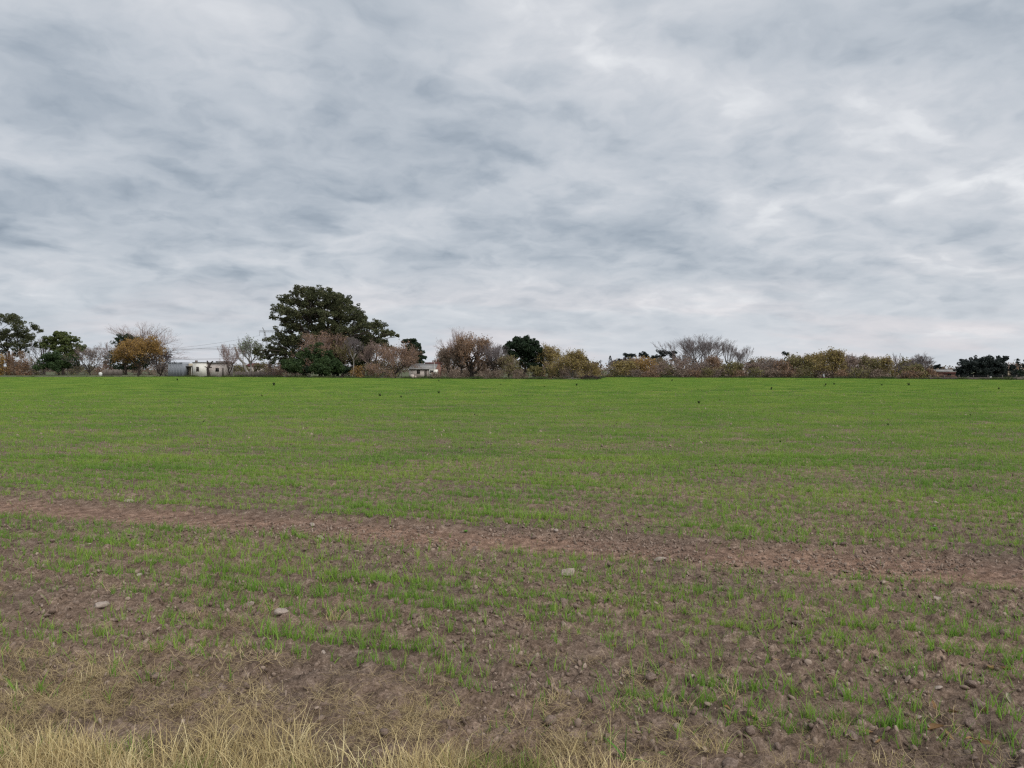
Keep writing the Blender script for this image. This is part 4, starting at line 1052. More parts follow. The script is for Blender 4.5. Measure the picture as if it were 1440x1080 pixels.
# ------------------------------------------------------------------ buildings, poles, wires
def boxes(bs):
    V, Q = [], []
    for (x0, x1, y0, y1, z0, z1) in bs:
        b = len(V)
        V += [(x0, y0, z0), (x1, y0, z0), (x1, y1, z0), (x0, y1, z0), (x0, y0, z1), (x1, y0, z1), (x1, y1, z1), (x0, y1, z1)]
        Q += [(b, b+3, b+2, b+1), (b+4, b+5, b+6, b+7), (b, b+1, b+5, b+4), (b+1, b+2, b+6, b+5), (b+2, b+3, b+7, b+6), (b+3, b, b+4, b+7)]
    return np.array(V, float), np.array(Q)
def part(name, bs, m, root, label=None):
    V_, Q_ = boxes(bs)
    o = obj(name, mesh(name, V_, Q_, m), root)
    if label: o['label'] = label
    return o
def window(root, x, z, w, h, y, frame_m=None, name='window'):
    f = part(name, [(x - w/2 - .07, x - w/2, y - .05, y + .04, z - h/2, z + h/2), (x + w/2, x + w/2 + .07, y - .05, y + .04, z - h/2, z + h/2), (x - w/2 - .07, x + w/2 + .07, y - .053, y + .04, z + h/2, z + h/2 + .07), (x - w/2 - .1, x + w/2 + .1, y - .09, y + .04, z - h/2 - .08, z - h/2), (x - .02, x + .02, y - .035, y + .03, z - h/2, z + h/2)], frame_m or M['wood'], root)
    part('pane', [(x - w/2, x + w/2, y - .02, y + .02, z - h/2, z + h/2)], M['glass'], f)
    return f
def corrugated(name, w, l, root, m, loc, rot, pitch=0.25, amp=0.035):
    n = int(w / pitch * 4)
    xs = np.linspace(0, w, n + 1); zs = amp * np.cos(xs / pitch * 2 * np.pi)
    V_ = np.concatenate([np.stack([xs, np.zeros_like(xs), zs], -1), np.stack([xs, np.full_like(xs, l), zs], -1),
                         np.stack([xs, np.zeros_like(xs), zs - .02], -1), np.stack([xs, np.full_like(xs, l), zs - .02], -1)])
    k = n + 1; i = np.arange(n)
    Q_ = np.concatenate([np.stack([i, i+1, i+1+k, i+k], -1), np.stack([i+2*k, i+3*k, i+1+3*k, i+1+2*k], -1), np.stack([i, i+2*k, i+1+2*k, i+1], -1), np.stack([i+k, i+1+k, i+1+3*k, i+3*k], -1)])
    return obj(name, mesh(name, V_, Q_, m), root, loc, rot)

# white house
D = 186.0; s_ = D / F
def hx(px): return (px - 286) * s_
def hz_(py): return Z(py, D) - GZ
root = empty('white_house', (X(286, D), D, GZ))
part('wall', [(hx(271), hx(290), 0, 5.5, 0, hz_(510))], M['white'], root, 'whitewashed front wall')
part('side_wing', [(hx(290), hx(316.5), 0.5, 5.4, 0, hz_(511))], M['pinkwall'], root, 'pinkish stained wing')
part('back_wing', [(hx(256.5), hx(271), 1.6, 5.3, 0, hz_(511))], M['beige'], root, 'beige recessed wing')
part('porch_post', [(hx(260), hx(260.6), 0.2, 0.35, 0, hz_(515.4))], M['white'], root)
part('porch_post', [(hx(268.5), hx(269.1), 0.2, 0.35, 0, hz_(515.4))], M['white'], root)
part('porch_roof', [(hx(258.5), hx(270.8), -0.1, 1.58, hz_(515.3), hz_(514.4))], M['roofgrey'], root)
part('roof', [(hx(270.5), hx(291), -0.15, 5.8, hz_(509.98), hz_(509.2)), (hx(291.003), hx(317.5), 0.2, 5.8, hz_(510.98), hz_(509.9))], M['roofgrey'], root)
part('ridge_sheet', [(hx(299), hx(315), 2.0, 5.2, hz_(509.88), hz_(507.6))], M['roofgrey'], root)
part('chimney', [(hx(269.2), hx(271.8), 2.2, 2.7, hz_(510.9), hz_(506.6))], M['wood'], root)
window(root, hx(278), hz_(519), 0.52, 0.95, 0.0)
window(root, hx(304.5), hz_(520), 0.70, 0.75, 0.5)
dr = part('door', [(hx(311.5), hx(313.6), 0.44, 0.49, 0.05, hz_(517.5))], M['wood'], root)
part('handle', [(hx(313.1), hx(313.35), 0.38, 0.437, 1.0, 1.08)], M['steel'], dr)
tag(root, 'low flat roofed white house with a pinkish wing behind the field', 'house')
root = empty('sheet_metal_shed', (X(246.5, 184), 184, GZ))
sx = 184 / F
for i in range(5):
    w_ = 20.0 * sx / 5
    p_ = corrugated('panel', w_ - 0.015, Z(510, 184) - GZ - 0.1 * (i % 2), root, M['sheet'], (-10.0 * sx + i * w_, -0.01 * (i % 2), 0), (math.pi / 2, 0, 0), 0.26, 0.03)
part('frame', [(-10.0 * sx, 10.0 * sx, 0.08, 4.0, 0, Z(510.8, 184) - GZ)], M['sheet'], root)
part('roof', [(-10.3 * sx, 10.3 * sx, -0.2, 4.2, Z(510.0, 184) - GZ, Z(509.5, 184) - GZ)], M['sheet'], root)
tag(root, 'bluish grey sheet metal shed against the white house', 'shed')

# red roofed house far behind
D = 225.0; s_ = D / F
root = empty('red_roofed_house', (X(354, D), D, GZ))
w2 = 12 * s_; zt = Z(515.5, D) - GZ; zr = Z(510.5, D) - GZ
part('wall', [(-w2, w2, 0, 5, 0, zt)], M['pinkwall'], root, 'pinkish wall')
V_ = [(-w2 - .3, -.3, zt), (w2 + .3, -.3, zt), (w2 + .3, 5.3, zt), (-w2 - .3, 5.3, zt), (-w2 * .5, 2.5, zr), (w2 * .5, 2.5, zr)]
obj('roof', mesh('roof', V_, [np.array([(0, 1, 5, 4), (2, 3, 4, 5), (3, 2, 1, 0)]), np.array([(1, 2, 5), (3, 0, 4)])], M['roofred']), root)
window(root, -1.0, 1.5, 0.8, 0.9, 0.0); window(root, 1.2, 1.5, 0.8, 0.9, 0.0)
tag(root, 'small house with dull red hipped roof behind the fence', 'house')
def fence(name, label, px0, px1, d, h, nb, m, lean=0.02, gap=0.1):
    rng = np.random.default_rng(int(px0)); L_ = (px1 - px0) / F * d
    root = empty(name, (X(px0, d), d, GZ)); bw = L_ / nb
    Vb, Qb = boxes([(0, bw * (1 - gap), -.015, .015, 0.0, h)]); me = mesh('board', Vb, Qb, m)
    for i in range(nb):
        o = obj('board', me, root, (i * bw, rng.normal(0, .01), rng.normal(0, .05)), (rng.normal(0, lean), rng.normal(0, lean), 0))
        o.scale = (1, 1, rng.uniform(.88, 1.08))
    part('rail', [(0, L_, .03, .09, h * .25, h * .25 + .09), (0, L_, .03, .09, h * .75, h * .75 + .09)], m, root)
    return tag(root, label, 'fence')
fence('board_fence', 'brown board fence between the white house and the huge gum', 330, 392, 183, 1.25, 34, M['wood'])
fence('plank_fence', 'weathered plank fence between the white tank and the dark tree', 144, 172, 222, 1.8, 16, M['wood'])
leafless('reddish_bush', 'reddish bare bush before the board fence beside the huge gum', 384, 509, 30, 178, 'twig_pink', 'rust', 420, 0.04, 3, 8, seed=170, cat='bush', lsize=0.2)

# low house at the far left
D = 275.0; s_ = D / F
root = empty('low_house', (X(36, D), D, GZ)); w2 = 8.5 * s_; zt = Z(518.5, D) - GZ; zr = Z(513.5, D) - GZ
part('wall', [(-w2, w2, 0, 6, 0, zt)], M['pinkwall'], root)
V_ = [(-w2 - .3, -.5, zt), (w2 + .3, -.5, zt), (w2 + .3, 6.5, zt), (-w2 - .3, 6.5, zt), (-w2 - .3, 3, zr), (w2 + .3, 3, zr)]
obj('roof', mesh('roof', V_, [np.array([(0, 1, 5, 4), (2, 3, 4, 5), (3, 2, 1, 0)]), np.array([(1, 2, 5), (3, 0, 4)])], M['roofgrey']), root)
window(root, -0.5, 1.4, 1.2, 0.9, 0.0)
tag(root, 'low grey roofed house glimpsed beside the airy gum tree', 'house')
# white tank
D = 214.0
def lathe(prof, k=14):
    V_, Q_ = [], []
    for r_, z_ in prof: V_ += [(r_ * math.cos(2 * math.pi * i / k), r_ * math.sin(2 * math.pi * i / k), z_) for i in range(k)]
    for j in range(len(prof) - 1): Q_ += [(j*k + i, j*k + (i+1) % k, (j+1)*k + (i+1) % k, (j+1)*k + i) for i in range(k)]
    return np.array(V_), np.array(Q_)
root = empty('water_tank', (X(141.3, D), D, GZ))
V_, Q_ = lathe([(0.01, 0), (.46, 0), (.46, .75), (.42, .86), (.2, .95), (.2, 1.0), (.01, 1.0)])
obj('tank_body', mesh('tank_body', V_, Q_, M['plastic'], smooth=False), root)
V_, Q_ = lathe([(0.01, 1.004), (.22, 1.004), (.22, 1.06), (.01, 1.06)]); obj('lid', mesh('lid', V_, Q_, M['plastic']), root)
tag(root, 'small white tank on the grass before the weathered plank fence', 'tank')

# tumbledown house behind the round pinkish tree
D = 166.0; s_ = D / F
root = empty('tumbledown_house', (X(595, D), D, GZ))
def qx(px): return (px - 595) * s_
def qz(py): return Z(py, D) - GZ
part('wall', [(qx(575), qx(604), 0, 4, 0, qz(518.8))], M['pinkwall'], root, 'patchy pinkish white front wall')
part('side_wall', [(qx(604), qx(614), -0.4, 3.5, 0, qz(519.6))], M['white'], root, 'whitish lean-to wall')
V_ = [(qx(574), -.4, qz(518.75)), (qx(613), -.4, qz(518.75)), (qx(613), 4.4, qz(511.5)), (qx(577), 4.4, qz(510.5))]
Vt = np.array(V_); Vb = Vt - np.array([0, 0, .1])
obj('roof', mesh('roof', np.concatenate([Vt, Vb]), np.array([(0, 1, 2, 3), (7, 6, 5, 4), (0, 4, 5, 1), (1, 5, 6, 2), (2, 6, 7, 3), (3, 7, 4, 0)]), M['roofgrey']), root)
part('back_gable', [(qx(596), qx(616), 4.45, 8, 0, qz(512.0))], M['brick'], root)
part('back_roof', [(qx(594), qx(617), 4.42, 8.2, qz(511.95), qz(509.3))], M['roofred'], root)
part('chimney', [(qx(611.5), qx(614), 4.6, 5.2, qz(509.28), qz(503.5))], M['brick'], root)
window(root, qx(588.5), qz(523), 0.55, 0.7, 0.0); window(root, qx(607.5), qz(522.3), 0.62, 0.4, -0.4)
part('door', [(qx(597), qx(600.5), -0.05, -0.002, 0, 1.75)], M['wood'], root)
part('rubble', [(qx(578), qx(583), -1.2, -.5, 0, .7), (qx(583.5), qx(586), -1.0, -.4, 0, .45)], M['pinkwall'], root)
tag(root, 'tumbledown pinkish white house with grey sheet roof among the trees', 'house')
root = empty('thin_pole', (X(610.6, 163), 163, GZ))
Vw, Qw = tubes([(0, 0, -.2, 0, 0, Z(509, 163) - GZ, .07, .06)], 6); obj('post', mesh('post', Vw, Qw, M['plastic']), root)
part('cap', [(-.1, .1, -.1, .1, Z(509, 163) - GZ, Z(508.6, 163) - GZ)], M['steel'], root)
tag(root, 'thin white pole before the roof of the tumbledown house', 'pole')
for i, (px, h) in enumerate([(565, 1.1), (629, 0.6)]):
    o = tag(part('post', [(-.06, .06, -.06, .06, 0, 1.5)], M['wood'], empty('fence_post', (X(px, 156), 156, GZ))).parent, 'short wooden fence post under the trees near the tumbledown house', 'post', 'fence posts by the tumbledown house')

# farm buildings behind the hedge
D = 200.0; s_ = D / F
root = empty('farm_shed', (X(866, D), D, GZ))
part('wall', [(-9 * s_, 8 * s_, 0, 5, 0, Z(520.6, D) - GZ)], M['pinkwall'], root)
part('roof', [(-9.6 * s_, 8.6 * s_, -.3, 5.4, Z(520.55, D) - GZ, Z(519.4, D) - GZ)], M['roofgrey'], root)
part('door', [(-1, 0.2, -.06, -.004, 0, 1.3)], M['wood'], root)
tag(root, 'low pinkish farm shed with pale roof at the end of the hedge', 'shed')
D = 230.0; s_ = D / F
root = empty('far_shed', (X(1048, D), D, GZ))
part('wall', [(-5 * s_, 5 * s_, 0, 4, 0, Z(520, D) - GZ)], M['pinkwall'], root)
part('roof', [(-5.4 * s_, 5.4 * s_, -.3, 4.3, Z(519.95, D) - GZ, Z(518.9, D) - GZ)], M['white'], root)
tag(root, 'small white roofed shed peeping over the hedge', 'shed')
D = 160.0; s_ = D / F
root = empty('low_wall', (X(1262, D), D, GZ))
part('wall', [(-13 * s_, 14 * s_, 0, .25, 0, 0.95)], M['beige'], root)
part('coping', [(-13.3 * s_, 14.3 * s_, -.05, .3, .953, 1.03)], M['white'], root)
tag(root, 'low pale wall seen through the gap near the hedge end', 'wall')
D = 165.0; s_ = D / F
root = empty('reddish_building', (X(1340, D), D, GZ))
part('wall', [(-13 * s_, 12 * s_, 0, 5, 0, Z(525.4, D) - GZ)], M['brick'], root)
part('roof', [(-13.5 * s_, 12.5 * s_, -.3, 5.3, Z(525.35, D) - GZ, Z(524.2, D) - GZ)], M['roofred'], root)
window(root, -.8, .75, .7, .35, 0.0); window(root, .9, .75, .7, .35, 0.0)
tag(root, 'low reddish brick building near the blackish thicket', 'building')
D = 236.0; s_ = D / F
root = empty('grey_roofed_barn', (X(1325, D), D, GZ)); w2 = 13 * s_; zt = Z(523, D) - GZ; zr = Z(519.6, D) - GZ
part('wall', [(-w2, w2 * 1.6, 0, 6, 0, zt)], M['brick'], root)
V_ = [(-w2 - .3, -.3, zt), (w2 * 1.6 + .3, -.3, zt), (w2 * 1.6 + .3, 6.3, zt), (-w2 - .3, 6.3, zt), (-w2 - .3, 3, zr), (w2 * 1.6 + .3, 3, zr)]
obj('roof', mesh('roof', V_, [np.array([(0, 1, 5, 4), (2, 3, 4, 5), (3, 2, 1, 0)]), np.array([(1, 2, 5), (3, 0, 4)])], M['roofgrey']), root)
tag(root, 'long grey roofed barn behind the reddish building', 'barn')
# pale stone ruin
D = 146.0; s_ = D / F
root = empty('stone_ruin', (X(1422, D), D, GZ))
part('pillar', [(-5 * s_, -2.8 * s_, 0, .7, 0, Z(524, D) - GZ)], M['beige'], root)
part('arch', [(-4.6 * s_, -1.0 * s_, .02, .66, Z(524, D) - GZ, Z(522, D) - GZ)], M['beige'], root)
part('pillar', [(-1.6 * s_, 0.2 * s_, .03, .6, Z(526, D) - GZ, Z(523.97, D) - GZ)], M['beige'], root)
part('stump', [(1.0 * s_, 3.6 * s_, 0, .8, 0, Z(527.5, D) - GZ)], M['beige'], root)
tag(root, 'pale stone ruin with a dark opening at the end of the blackish thicket', 'ruin')
# low wire fence with posts right, white posts
def post_thing(px, d, ytop, w, m, label, group=None):
    root = empty('marker_post', (X(px, d), d, GZ)); h = Z(ytop, d) - GZ
    part('post', [(-w, w, -w, w, 0, h)], m, root); part('cap', [(-w - .02, w + .02, -w - .02, w + .02, h + .002, h + .06)], m, root)
    return tag(root, label, 'post', group)
post_thing(1158.5, float(edge_d(1158)) + 2, 526.3, .14, M['plastic'], 'white post at the foot of the tall yellow tree')
post_thing(1393, 136, 530, .1, M['plastic'], 'white post before the blackish thicket')
root = empty('wire_fence', (X(1308, 131), 131, GZ))
L_ = X(1450, 131) - X(1308, 131)
for i in range(8):
    part('post', [(i * L_ / 7 - .05, i * L_ / 7 + .05, -.05, .05, 0, .85)], M['wood'], root)
for h in (.35, .6, .8):
    Vw, Qw = tubes([(0, -.06, h, L_, -.06, h, .012, .012)], 4); obj('strand', mesh('strand', Vw, Qw, M['wire']), root)
part('bottom_board', [(0, L_, -.02, .02, .08, .42)], M['wood'], root)
tag(root, 'low dark fence running along the field edge before the blackish thicket', 'fence')
# tall thin pole behind the hedge
root = empty('tall_pole', (X(844.8, 230), 230, GZ))
Vw, Qw = tubes([(0, 0, -.2, 0, 0, Z(506, 230) - GZ, .14, .1)], 7); obj('post', mesh('post', Vw, Qw, M['bark']), root)
part('cross_arm', [(-.5, .5, -.06, .06, Z(508, 230) - GZ, Z(507.4, 230) - GZ)], M['bark'], root)
tag(root, 'tall thin dark pole beside the small far dark tree', 'pole')

# wires and their poles on the left
PD = 262.0
ends = [(60, 489, 497, 506), (345, 489, 496, 506)]
for i, px in enumerate((95, 342)):
    root = empty('utility_pole', (X(px, PD), PD, GZ)); h = Z(487, PD) - GZ
    Vw, Qw = tubes([(0, 0, -.2, 0, 0, h, .15, .1)], 8); obj('post', mesh('post', Vw, Qw, M['wood'], smooth=True), root)
    part('cross_arm', [(-.9, .9, -.08, .08, h - .55, h - .42)], M['wood'], root)
    for q in (-.75, 0.45, .75): part('insulator', [(q - .05, q + .05, -.05, .05, h - .416, h - .22)], M['plastic'], root)
    tag(root, ('wooden utility pole half hidden in the layered green tree', 'wooden utility pole half hidden behind the pale green tree')[i], 'pole')
def wire(name, label, pts, r, group):
    Vw, Qw = tubes([(*pts[i], *pts[i + 1], r, r) for i in range(len(pts) - 1)], 4)
    return tag(obj(name, mesh(name, Vw, Qw, M['wire'])), label, 'wire', group)
for lab, y0, y1, sag, off in (('highest of the thin power wires above the white house', 488, 488, 3.2, 0.0), ('second of the thin power wires above the white house', 489.5, 491, 2.0, .5), ('lowest thick wire just above the roof of the white house', 505, 504.2, 0.8, -.4)):
    pts = []
    for i in range(25):
        t = i / 24; px = 95 + (342 - 95) * t; py = y0 + (y1 - y0) * t + sag * 4 * t * (1 - t)
        pts.append((X(px, PD + off), PD + off, Z(py, PD + off)))
    wire('power_wire', lab, pts, .038 if 'thin' in lab else .058, None)
# guyed lattice pylon beyond the houses
D = 780.0; s_ = D / F
def gx(px): return (px - 384) * s_
def gz(py): return Z(py, D) - GZ
root = empty('lattice_pylon', (X(384, D), D, GZ))
def lattice(p0, p1, w, k, r):
    p0, p1 = np.array(p0, float), np.array(p1, float); out = []
    ax = (p1 - p0) / np.linalg.norm(p1 - p0); u = np.cross(ax, [0, 1, 0]); u /= np.linalg.norm(u); v = np.array([0, 1.0, 0])
    cs = [u * w + v * w, -u * w + v * w, -u * w - v * w, u * w - v * w]
    for c in cs: out.append((*(p0 + c), *(p1 + c), r, r))
    for i in range(k):
        a_, b_ = p0 + (p1 - p0) * i / k, p0 + (p1 - p0) * (i + 1) / k
        for j in range(4):
            out.append((*(a_ + cs[j]), *(b_ + cs[(j + 1) % 4]), r * .7, r * .7))
    return tubes(out, 4)
base = (0, 0, 0)
for nm, a_, b_, w_, k_ in (('leg', base, (gx(372), 0, gz(465.5)), .55, 16), ('leg', base, (gx(396), 0, gz(465.5)), .55, 16), ('cross_arm', (gx(365), 0, gz(466)), (gx(403), 0, gz(466)), .7, 16), ('earth_peak', (gx(372), 0, gz(465)), (gx(369.5), 0, gz(460.5)), .3, 3), ('earth_peak', (gx(396), 0, gz(465)), (gx(398.5), 0, gz(460.5)), .3, 3)):
    Vw, Qw = lattice(a_, b_, w_, k_, .13); obj(nm, mesh(nm, Vw, Qw, M['steel']), root)
for px in (365.5, 384, 402.5):
    Vw, Qw = tubes([(gx(px), 0, gz(466.6), gx(px), 0, gz(472), .16, .16)], 5); obj('insulator', mesh('insulator', Vw, Qw, M['steel']), root)
for sx_ in (-1, 1):
    for sy_ in (-1, 1):
        Vw, Qw = tubes([(gx(384 + 12 * sx_), 0, gz(466), gx(384 + 14 * sx_), sy_ * 18, 0, .05, .05)], 4); obj('guy_wire', mesh('guy_wire', Vw, Qw, M['wire']), root)
tag(root, 'faint lattice power pylon with wide cross arm behind the huge gum tree', 'pylon')
for i, (px, lab) in enumerate([(365.5, 'conductor of the lattice pylon hanging clear against the sky'), (402.5, 'conductor of the lattice pylon hidden by the huge gum tree')]):
    pts = []
    for k in range(25):
        t = k / 24; d_ = D + 40 * t
        xx = X(px, D) - 320 * t; z0 = Z(472, D)
        pts.append((xx, d_, z0 - 14 * 4 * t * (1 - t) * 1.0 - 4 * t))
    wire('conductor', lab, pts, .07, None)

# ------------------------------------------------------------------ stones, clods, leaves and weeds in the field
def on_soil(px, py):
    d_ = ground_d(py); x_ = X(px, d_)
    return x_, d_, float(soil_z(np.array([x_]), np.array([d_]))[0])
rg = np.random.default_rng(61)
STONES = [  # px, py, width px, flatness, label
    (800, 811, 21, .55, 'squarish pale stone like a broken brick just below the wheel track', .45),
    (929, 785, 21, .45, 'flat pale stone on the edge of the wheel track', .2),
    (138, 856, 22, .45, 'large flat pale stone in thin wheat near a straw heap', .2),
    (350, 853, 13, .55, 'small grey stone near the rounded pinkish stone', .1),
    (394, 871, 18, .6, 'rounded pinkish stone with a small grey stone nearby', .1),
    (180, 706, 14, .5, 'pale stone on the far side of the wheel track', .1),
    (1320, 845, 17, .4, 'flat whitish stone in wheat close to the wheel track', .1),
    (1023, 832, 13, .6, 'pale lump of dried earth near the wheel track', .1),
    (775, 1021, 20, .75, 'dark round clod beside the dry tufts on bare soil', .0),
    (1045, 973, 20, .7, 'dark rounded clod next to a tuft of wheat', .0),
    (793, 853, 18, .7, 'pale round clod, largest of a small heap', .0),
    (778, 856, 14, .6, 'flat clod leaning on the pale round clod', .0),
    (810, 857, 14, .75, 'dark clod touching the pale round clod', .0),
    (1124, 882, 14, .5, 'pale angular clod among thin wheat', .2),
    (1300, 887, 18, .5, 'rounded brown clod at the foot of a thick wheat patch', .0),
    (613, 920, 16, .7, 'pale clod between two green tufts', .0),
    (1382, 998, 26, .7, 'large brown clod among curled dead leaves', .1),
    (1370, 1030, 16, 1.2, 'upright clod below the large brown clod', .1),
    (1205, 1046, 24, .6, 'big flat topped brown clod on bare ground', .1),
    (1318, 710, 9, .6, 'small pale stone beyond the wheel track', .1),
]
for i, (px, py, w_, fl, lab, sq) in enumerate(STONES):
    x_, y_, z_ = on_soil(px, py)
    r_ = w_ / F * y_ / 2
    me = rock_mesh('stone', np.random.default_rng(200 + i), M['stone'] if 'stone' in lab else M['clod'], fl, 2, sq)
    o = obj('stone' if 'stone' in lab else 'clod', me, None, (x_, y_, z_ + r_ * fl * 0.45), (rg.normal(0, .12), rg.normal(0, .12), rg.uniform(0, 6.28)))
    o.scale = (r_, r_, r_)
    tag(o, lab, 'stone' if 'stone' in lab else 'clod')
CL = [rock_mesh('clod', np.random.default_rng(240 + i), M['clod'], rg.uniform(.5, .8), 1) for i in range(8)]
CP = [rock_mesh('clod', np.random.default_rng(250 + i), M['stone'], rg.uniform(.4, .6), 1, .15) for i in range(4)]
nc_ = 0
while nc_ < 250:
    y_ = math.sqrt(rg.uniform(3.1 ** 2, 9.0 ** 2)); x_ = rg.uniform(-.7, .7) * y_
    if y_ < verge_edge(x_) + 0.25: continue
    if vnoise(np.array([x_ * 1.3]), np.array([y_ * 1.3]), 171)[0] < rg.uniform(.2, .75): continue
    z_ = float(soil_z(np.array([x_]), np.array([y_]))[0]); r_ = 0.014 + 0.024 * rg.random() ** 2.0
    pale = rg.random() < 0.10
    o = obj('clod', (CP if pale else CL)[rg.integers(0, 4 if pale else 8)], None, (x_, y_, z_ + r_ * .25), (rg.normal(0, .3), rg.normal(0, .3), rg.uniform(0, 6.28)))
    o.scale = (r_ * 1.15, r_, r_)
    if pale: tag(o, 'small pale stone lying loose on the brown soil', 'stone', 'small pale stones on the soil'); o.name = 'pebble'
    elif float(track_mask(np.array([x_]), np.array([y_]))[0]) > .3: tag(o, 'small brown clod lying on the bare wheel track', 'clod', 'clods on the wheel track')
    elif NX * x_ + NY * y_ > 7: tag(o, 'small brown clod in the wheat beyond the wheel track', 'clod', 'clods beyond the wheel track')
    elif y_ < verge_edge(x_) + 1.0: tag(o, 'small brown clod on bare soil close to the dry verge', 'clod', 'clods close to the verge')
    elif r_ > .024: tag(o, 'fist sized brown clod among the thin wheat before the wheel track', 'clod', 'larger clods before the wheel track')
    else: tag(o, 'small brown clod among the thin wheat before the wheel track', 'clod', 'clods before the wheel track')
    nc_ += 1
# fallen leaves
def dead_leaf(rng, m):
    k = 6; V_, Q_ = [], []; cu = rng.uniform(1.0, 3.2); ro = rng.uniform(-1.0, 1.0); be = rng.uniform(-.35, .35)
    for i in range(k + 1):
        t = i / k; w_ = .27 * math.sin(math.pi * (0.04 + .94 * t)) ** 1.1 * rng.uniform(.8, 1.15)
        for j in (-1, -.5, 0, .5, 1):
            V_.append((t - .5, j * w_ * (1 - .12 * cu * abs(j)) + be * (t - .5) ** 2, cu * .30 * (j * j) * w_ + ro * (t - .5) ** 2 + .035 * rng.normal()))
    for i in range(k):
        for j in range(4): Q_.append((i*5 + j, i*5 + j + 1, (i+1)*5 + j + 1, (i+1)*5 + j))
    return mesh('leaf', np.array(V_), np.array(Q_), m, smooth=True)
DL = [dead_leaf(np.random.default_rng(300 + i), M['deadleaf']) for i in range(5)]
PL = [dead_leaf(np.random.default_rng(310 + i), M['paleleaf']) for i in range(3)]
LEAVES = [(1318, 1003, 22, 0), (1391, 1013, 22, 0), (1345, 1015, 18, 0), (1320, 1040, 22, 0), (1339, 1046, 16, 0), (1374, 1057, 20, 0), (1392, 1060, 18, 0), (1224, 1040, 16, 0), (1184, 975, 14, 0), (1152, 982, 12, 0), (1400, 948, 18, 0), (1422, 946, 16, 0), (1338, 918, 14, 0), (1065, 1028, 14, 0), (1092, 932, 12, 0), (1026, 1012, 12, 0), (1290, 975, 12, 0), (1256, 993, 18, 1), (1287, 998, 18, 1), (1198, 990, 20, 1), (1250, 951, 12, 1), (1284, 954, 12, 1), (1424, 995, 16, 1), (1125, 884, 12, 1), (1180, 870, 10, 1), (947, 946, 9, 0), (863, 915, 9, 0), (1240, 1062, 14, 0)]
for px, py, w_, pale in LEAVES:
    x_, y_, z_ = on_soil(px, py); l_ = w_ / F * y_ * 1.1
    o = obj('fallen_leaf', (PL if pale else DL)[rg.integers(0, 3 if pale else 5)], None, (x_, y_, z_ + l_ * .10), (rg.normal(0, .35), rg.normal(0, .35), rg.uniform(0, 6.28)))
    o.scale = (l_, l_, l_)
    if pale: tag(o, 'flat pale grey fallen leaf on the bare soil', 'leaf', 'pale fallen leaves')
    else: tag(o, 'curled brown fallen leaf on the bare soil', 'leaf', 'brown fallen leaves')
# weeds standing dark in the far wheat
WEEDS = [(535, 557, 7), (564, 559, 5), (617, 553, 6), (385, 542, 7), (250, 534.5, 5), (368, 557, 4), (983, 567.5, 7), (811, 542, 5), (704, 541, 3.5), (766, 544, 3.5), (1278, 541.5, 6), (1084, 547.5, 6), (1162, 541, 5), (1173, 540.5, 5), (1160, 543, 4), (944.5, 535.5, 4), (1404, 547, 5), (1240, 541.5, 4), (286, 593, 4), (668, 584, 4), (1012, 563, 4), (458, 590, 4), (1098, 622, 5), (1366, 585, 5), (1250, 598, 6), (617, 535.5, 3.5)]
def weed_mesh(seed):
    r2 = np.random.default_rng(seed); wood = []; P = []
    for k in range(6):
        a_ = r2.uniform(0, 6.28); e = np.array([math.cos(a_) * r2.uniform(.1, .42), math.sin(a_) * r2.uniform(.1, .42), r2.uniform(.55, 1.0)])
        wood.append((0, 0, -.05, *e, .03, .012))
        q = r2.uniform(.25, 1.05, (26, 1)); P.append(q * e + r2.normal(0, .08, (26, 3)))
    V1, Q1 = tubes(wood, 4); V2, Q2 = leaf_quads(np.concatenate(P), .2, r2)
    return mesh('weed', np.concatenate([V1, V2]), np.concatenate([Q1, Q2 + len(V1)]), M['weed'])
WM = [weed_mesh(330 + i) for i in range(4)]
for i, (px, py, h) in enumerate(WEEDS):
    x_, y_, z_ = on_soil(px, py + 1.0); s2 = h / F * y_ * 0.72
    o = obj('weed', WM[i % 4], None, (x_, y_, z_), (0, 0, rg.uniform(0, 6.28))); o.scale = (s2 * 1.1, s2 * 1.1, s2)
    tag(o, 'dark tall weed standing alone in the green wheat', 'weed', 'dark weeds in the far wheat')
# bright rosettes
def rosette(seed):
    r2 = np.random.default_rng(seed); V_, Q_ = [], []
    for k in range(14):
        a_ = 6.283 * k / 14 + r2.normal(0, .2); el = r2.uniform(.15, .9); l = r2.uniform(.6, 1.0)
        di = np.array([math.cos(a_) * math.cos(el), math.sin(a_) * math.cos(el), math.sin(el)]); sd = np.array([-math.sin(a_), math.cos(a_), 0]); b = len(V_)
        for i in range(5):
            t = i / 4; w_ = .2 * math.sin(math.pi * (.1 + .87 * t)); p = di * l * t - np.array([0, 0, .25 * l * t * t])
            V_ += [p - sd * w_, p + sd * w_ + np.array([0, 0, .03])]
        for i in range(4): Q_.append((b + 2*i, b + 2*i + 1, b + 2*i + 3, b + 2*i + 2))
    return mesh('rosette', np.array(V_), np.array(Q_), M['rosette'], smooth=True)
RM = [rosette(350 + i) for i in range(3)]
for i, (px, py, w_, lab) in enumerate([(1017, 733, 20, 'bright green leafy weed beyond the wheel track'), (1316, 746, 18, 'bright green leafy weed in thick wheat just past the track'), (1113, 860, 12, None), (932, 1070, 16, None), (1065, 1029, 12, None), (655, 745, 10, None)]):
    x_, y_, z_ = on_soil(px, py); s2 = w_ / F * y_ * .62
    o = obj('leafy_weed', RM[i % 3], None, (x_, y_, z_), (0, 0, rg.uniform(0, 6.28))); o.scale = (s2,) * 3
    tag(o, lab or 'small bright green leafy weed on the bare soil', 'weed', None if lab else 'small leafy weeds')
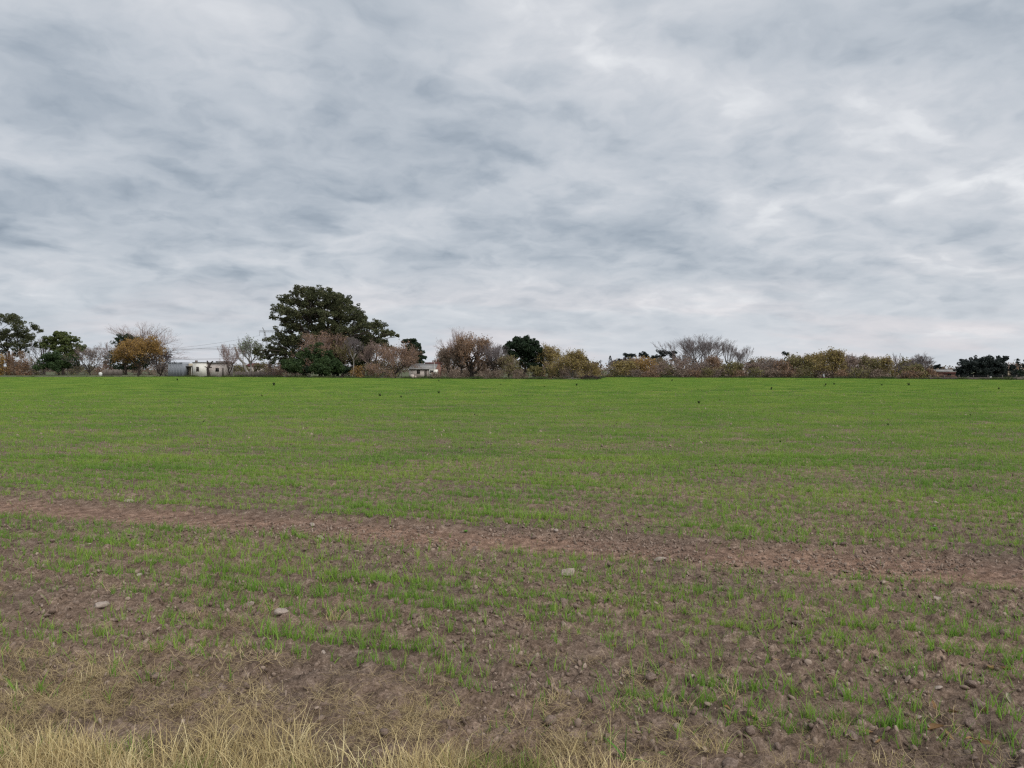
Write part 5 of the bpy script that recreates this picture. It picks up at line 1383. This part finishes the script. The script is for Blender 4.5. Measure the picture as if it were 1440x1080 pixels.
# tall broad grass shoot near the verge
x_, y_, z_ = on_soil(880, 1078)
root = empty('grass_shoot', (x_, y_, z_))
for k, (az, th, l, wd) in enumerate([(0.3, .05, .17, .014), (2.6, .5, .14, .016), (5.6, .9, .13, .018), (4.0, .7, .10, .014)]):
    V_, Q_ = [], []; p = np.array([0, 0, 0.0]); sd = np.array([-math.sin(az), math.cos(az), 0])
    for i in range(7):
        t = i / 6; w_ = wd * (1 - t ** 2.2) * .5 + .0006; V_ += [p - sd * w_, p + sd * w_]
        an = th + .9 * t * (k > 0); p = p + l / 6 * np.array([math.sin(an) * math.cos(az), math.sin(an) * math.sin(az), math.cos(an)])
    for i in range(6): Q_.append((2*i, 2*i+1, 2*i+3, 2*i+2))
    obj('blade', mesh('blade', np.array(V_), np.array(Q_), M['rosette'], smooth=True), root)
tag(root, 'single broad bladed green shoot at the end of the dry verge', 'plant')
# dry tussocks that stand out along the verge
DTM = [mesh('dry_tussock', *blades(np.random.default_rng(370 + i), 380, 0.19, 0.15, 0.0032, 0.75, 1.7, segs=4), M['oldstraw'], smooth=True) for i in range(3)]
for i, (px, py, sc_, lab) in enumerate([(690, 1072, 1.0, 'golden dry tussock with drooping blades, largest at the verge end'), (528, 1024, .8, 'matted golden tussock near the largest golden tussock'), (595, 1030, .7, 'low matted tussock beside a bare dark hollow'), (800, 1079, .8, 'last golden tussock of the verge before bare soil'), (55, 930, 1.3, 'flattened brown straw heap lying alone on the soil'), (110, 968, 1.1, 'second flattened straw heap, nearer the dry verge'), (330, 1000, 1.0, 'matted tussock above the tall verge grass')]):
    x_, y_, z_ = on_soil(px, py)
    o = obj('dry_tussock', DTM[i % 3], None, (x_, y_, z_ - .01), (0, 0, rg.uniform(0, 6.28))); o.scale = (sc_ * 1.1, sc_ * 1.0, sc_ * (.42 if 'flat' in lab or 'matted' in lab else .7))
    tag(o, lab, 'tussock')
x_, y_, z_ = on_soil(915, 948)
o = obj('root_clump', mesh('root_clump', *blades(np.random.default_rng(380), 90, .10, .10, .005, .9, 1.2, segs=3), M['bark']), None, (x_, y_, z_)); o.scale = (1.0, .7, .6)
tag(o, 'dark uprooted clump of dead roots on the bare soil', 'clump')
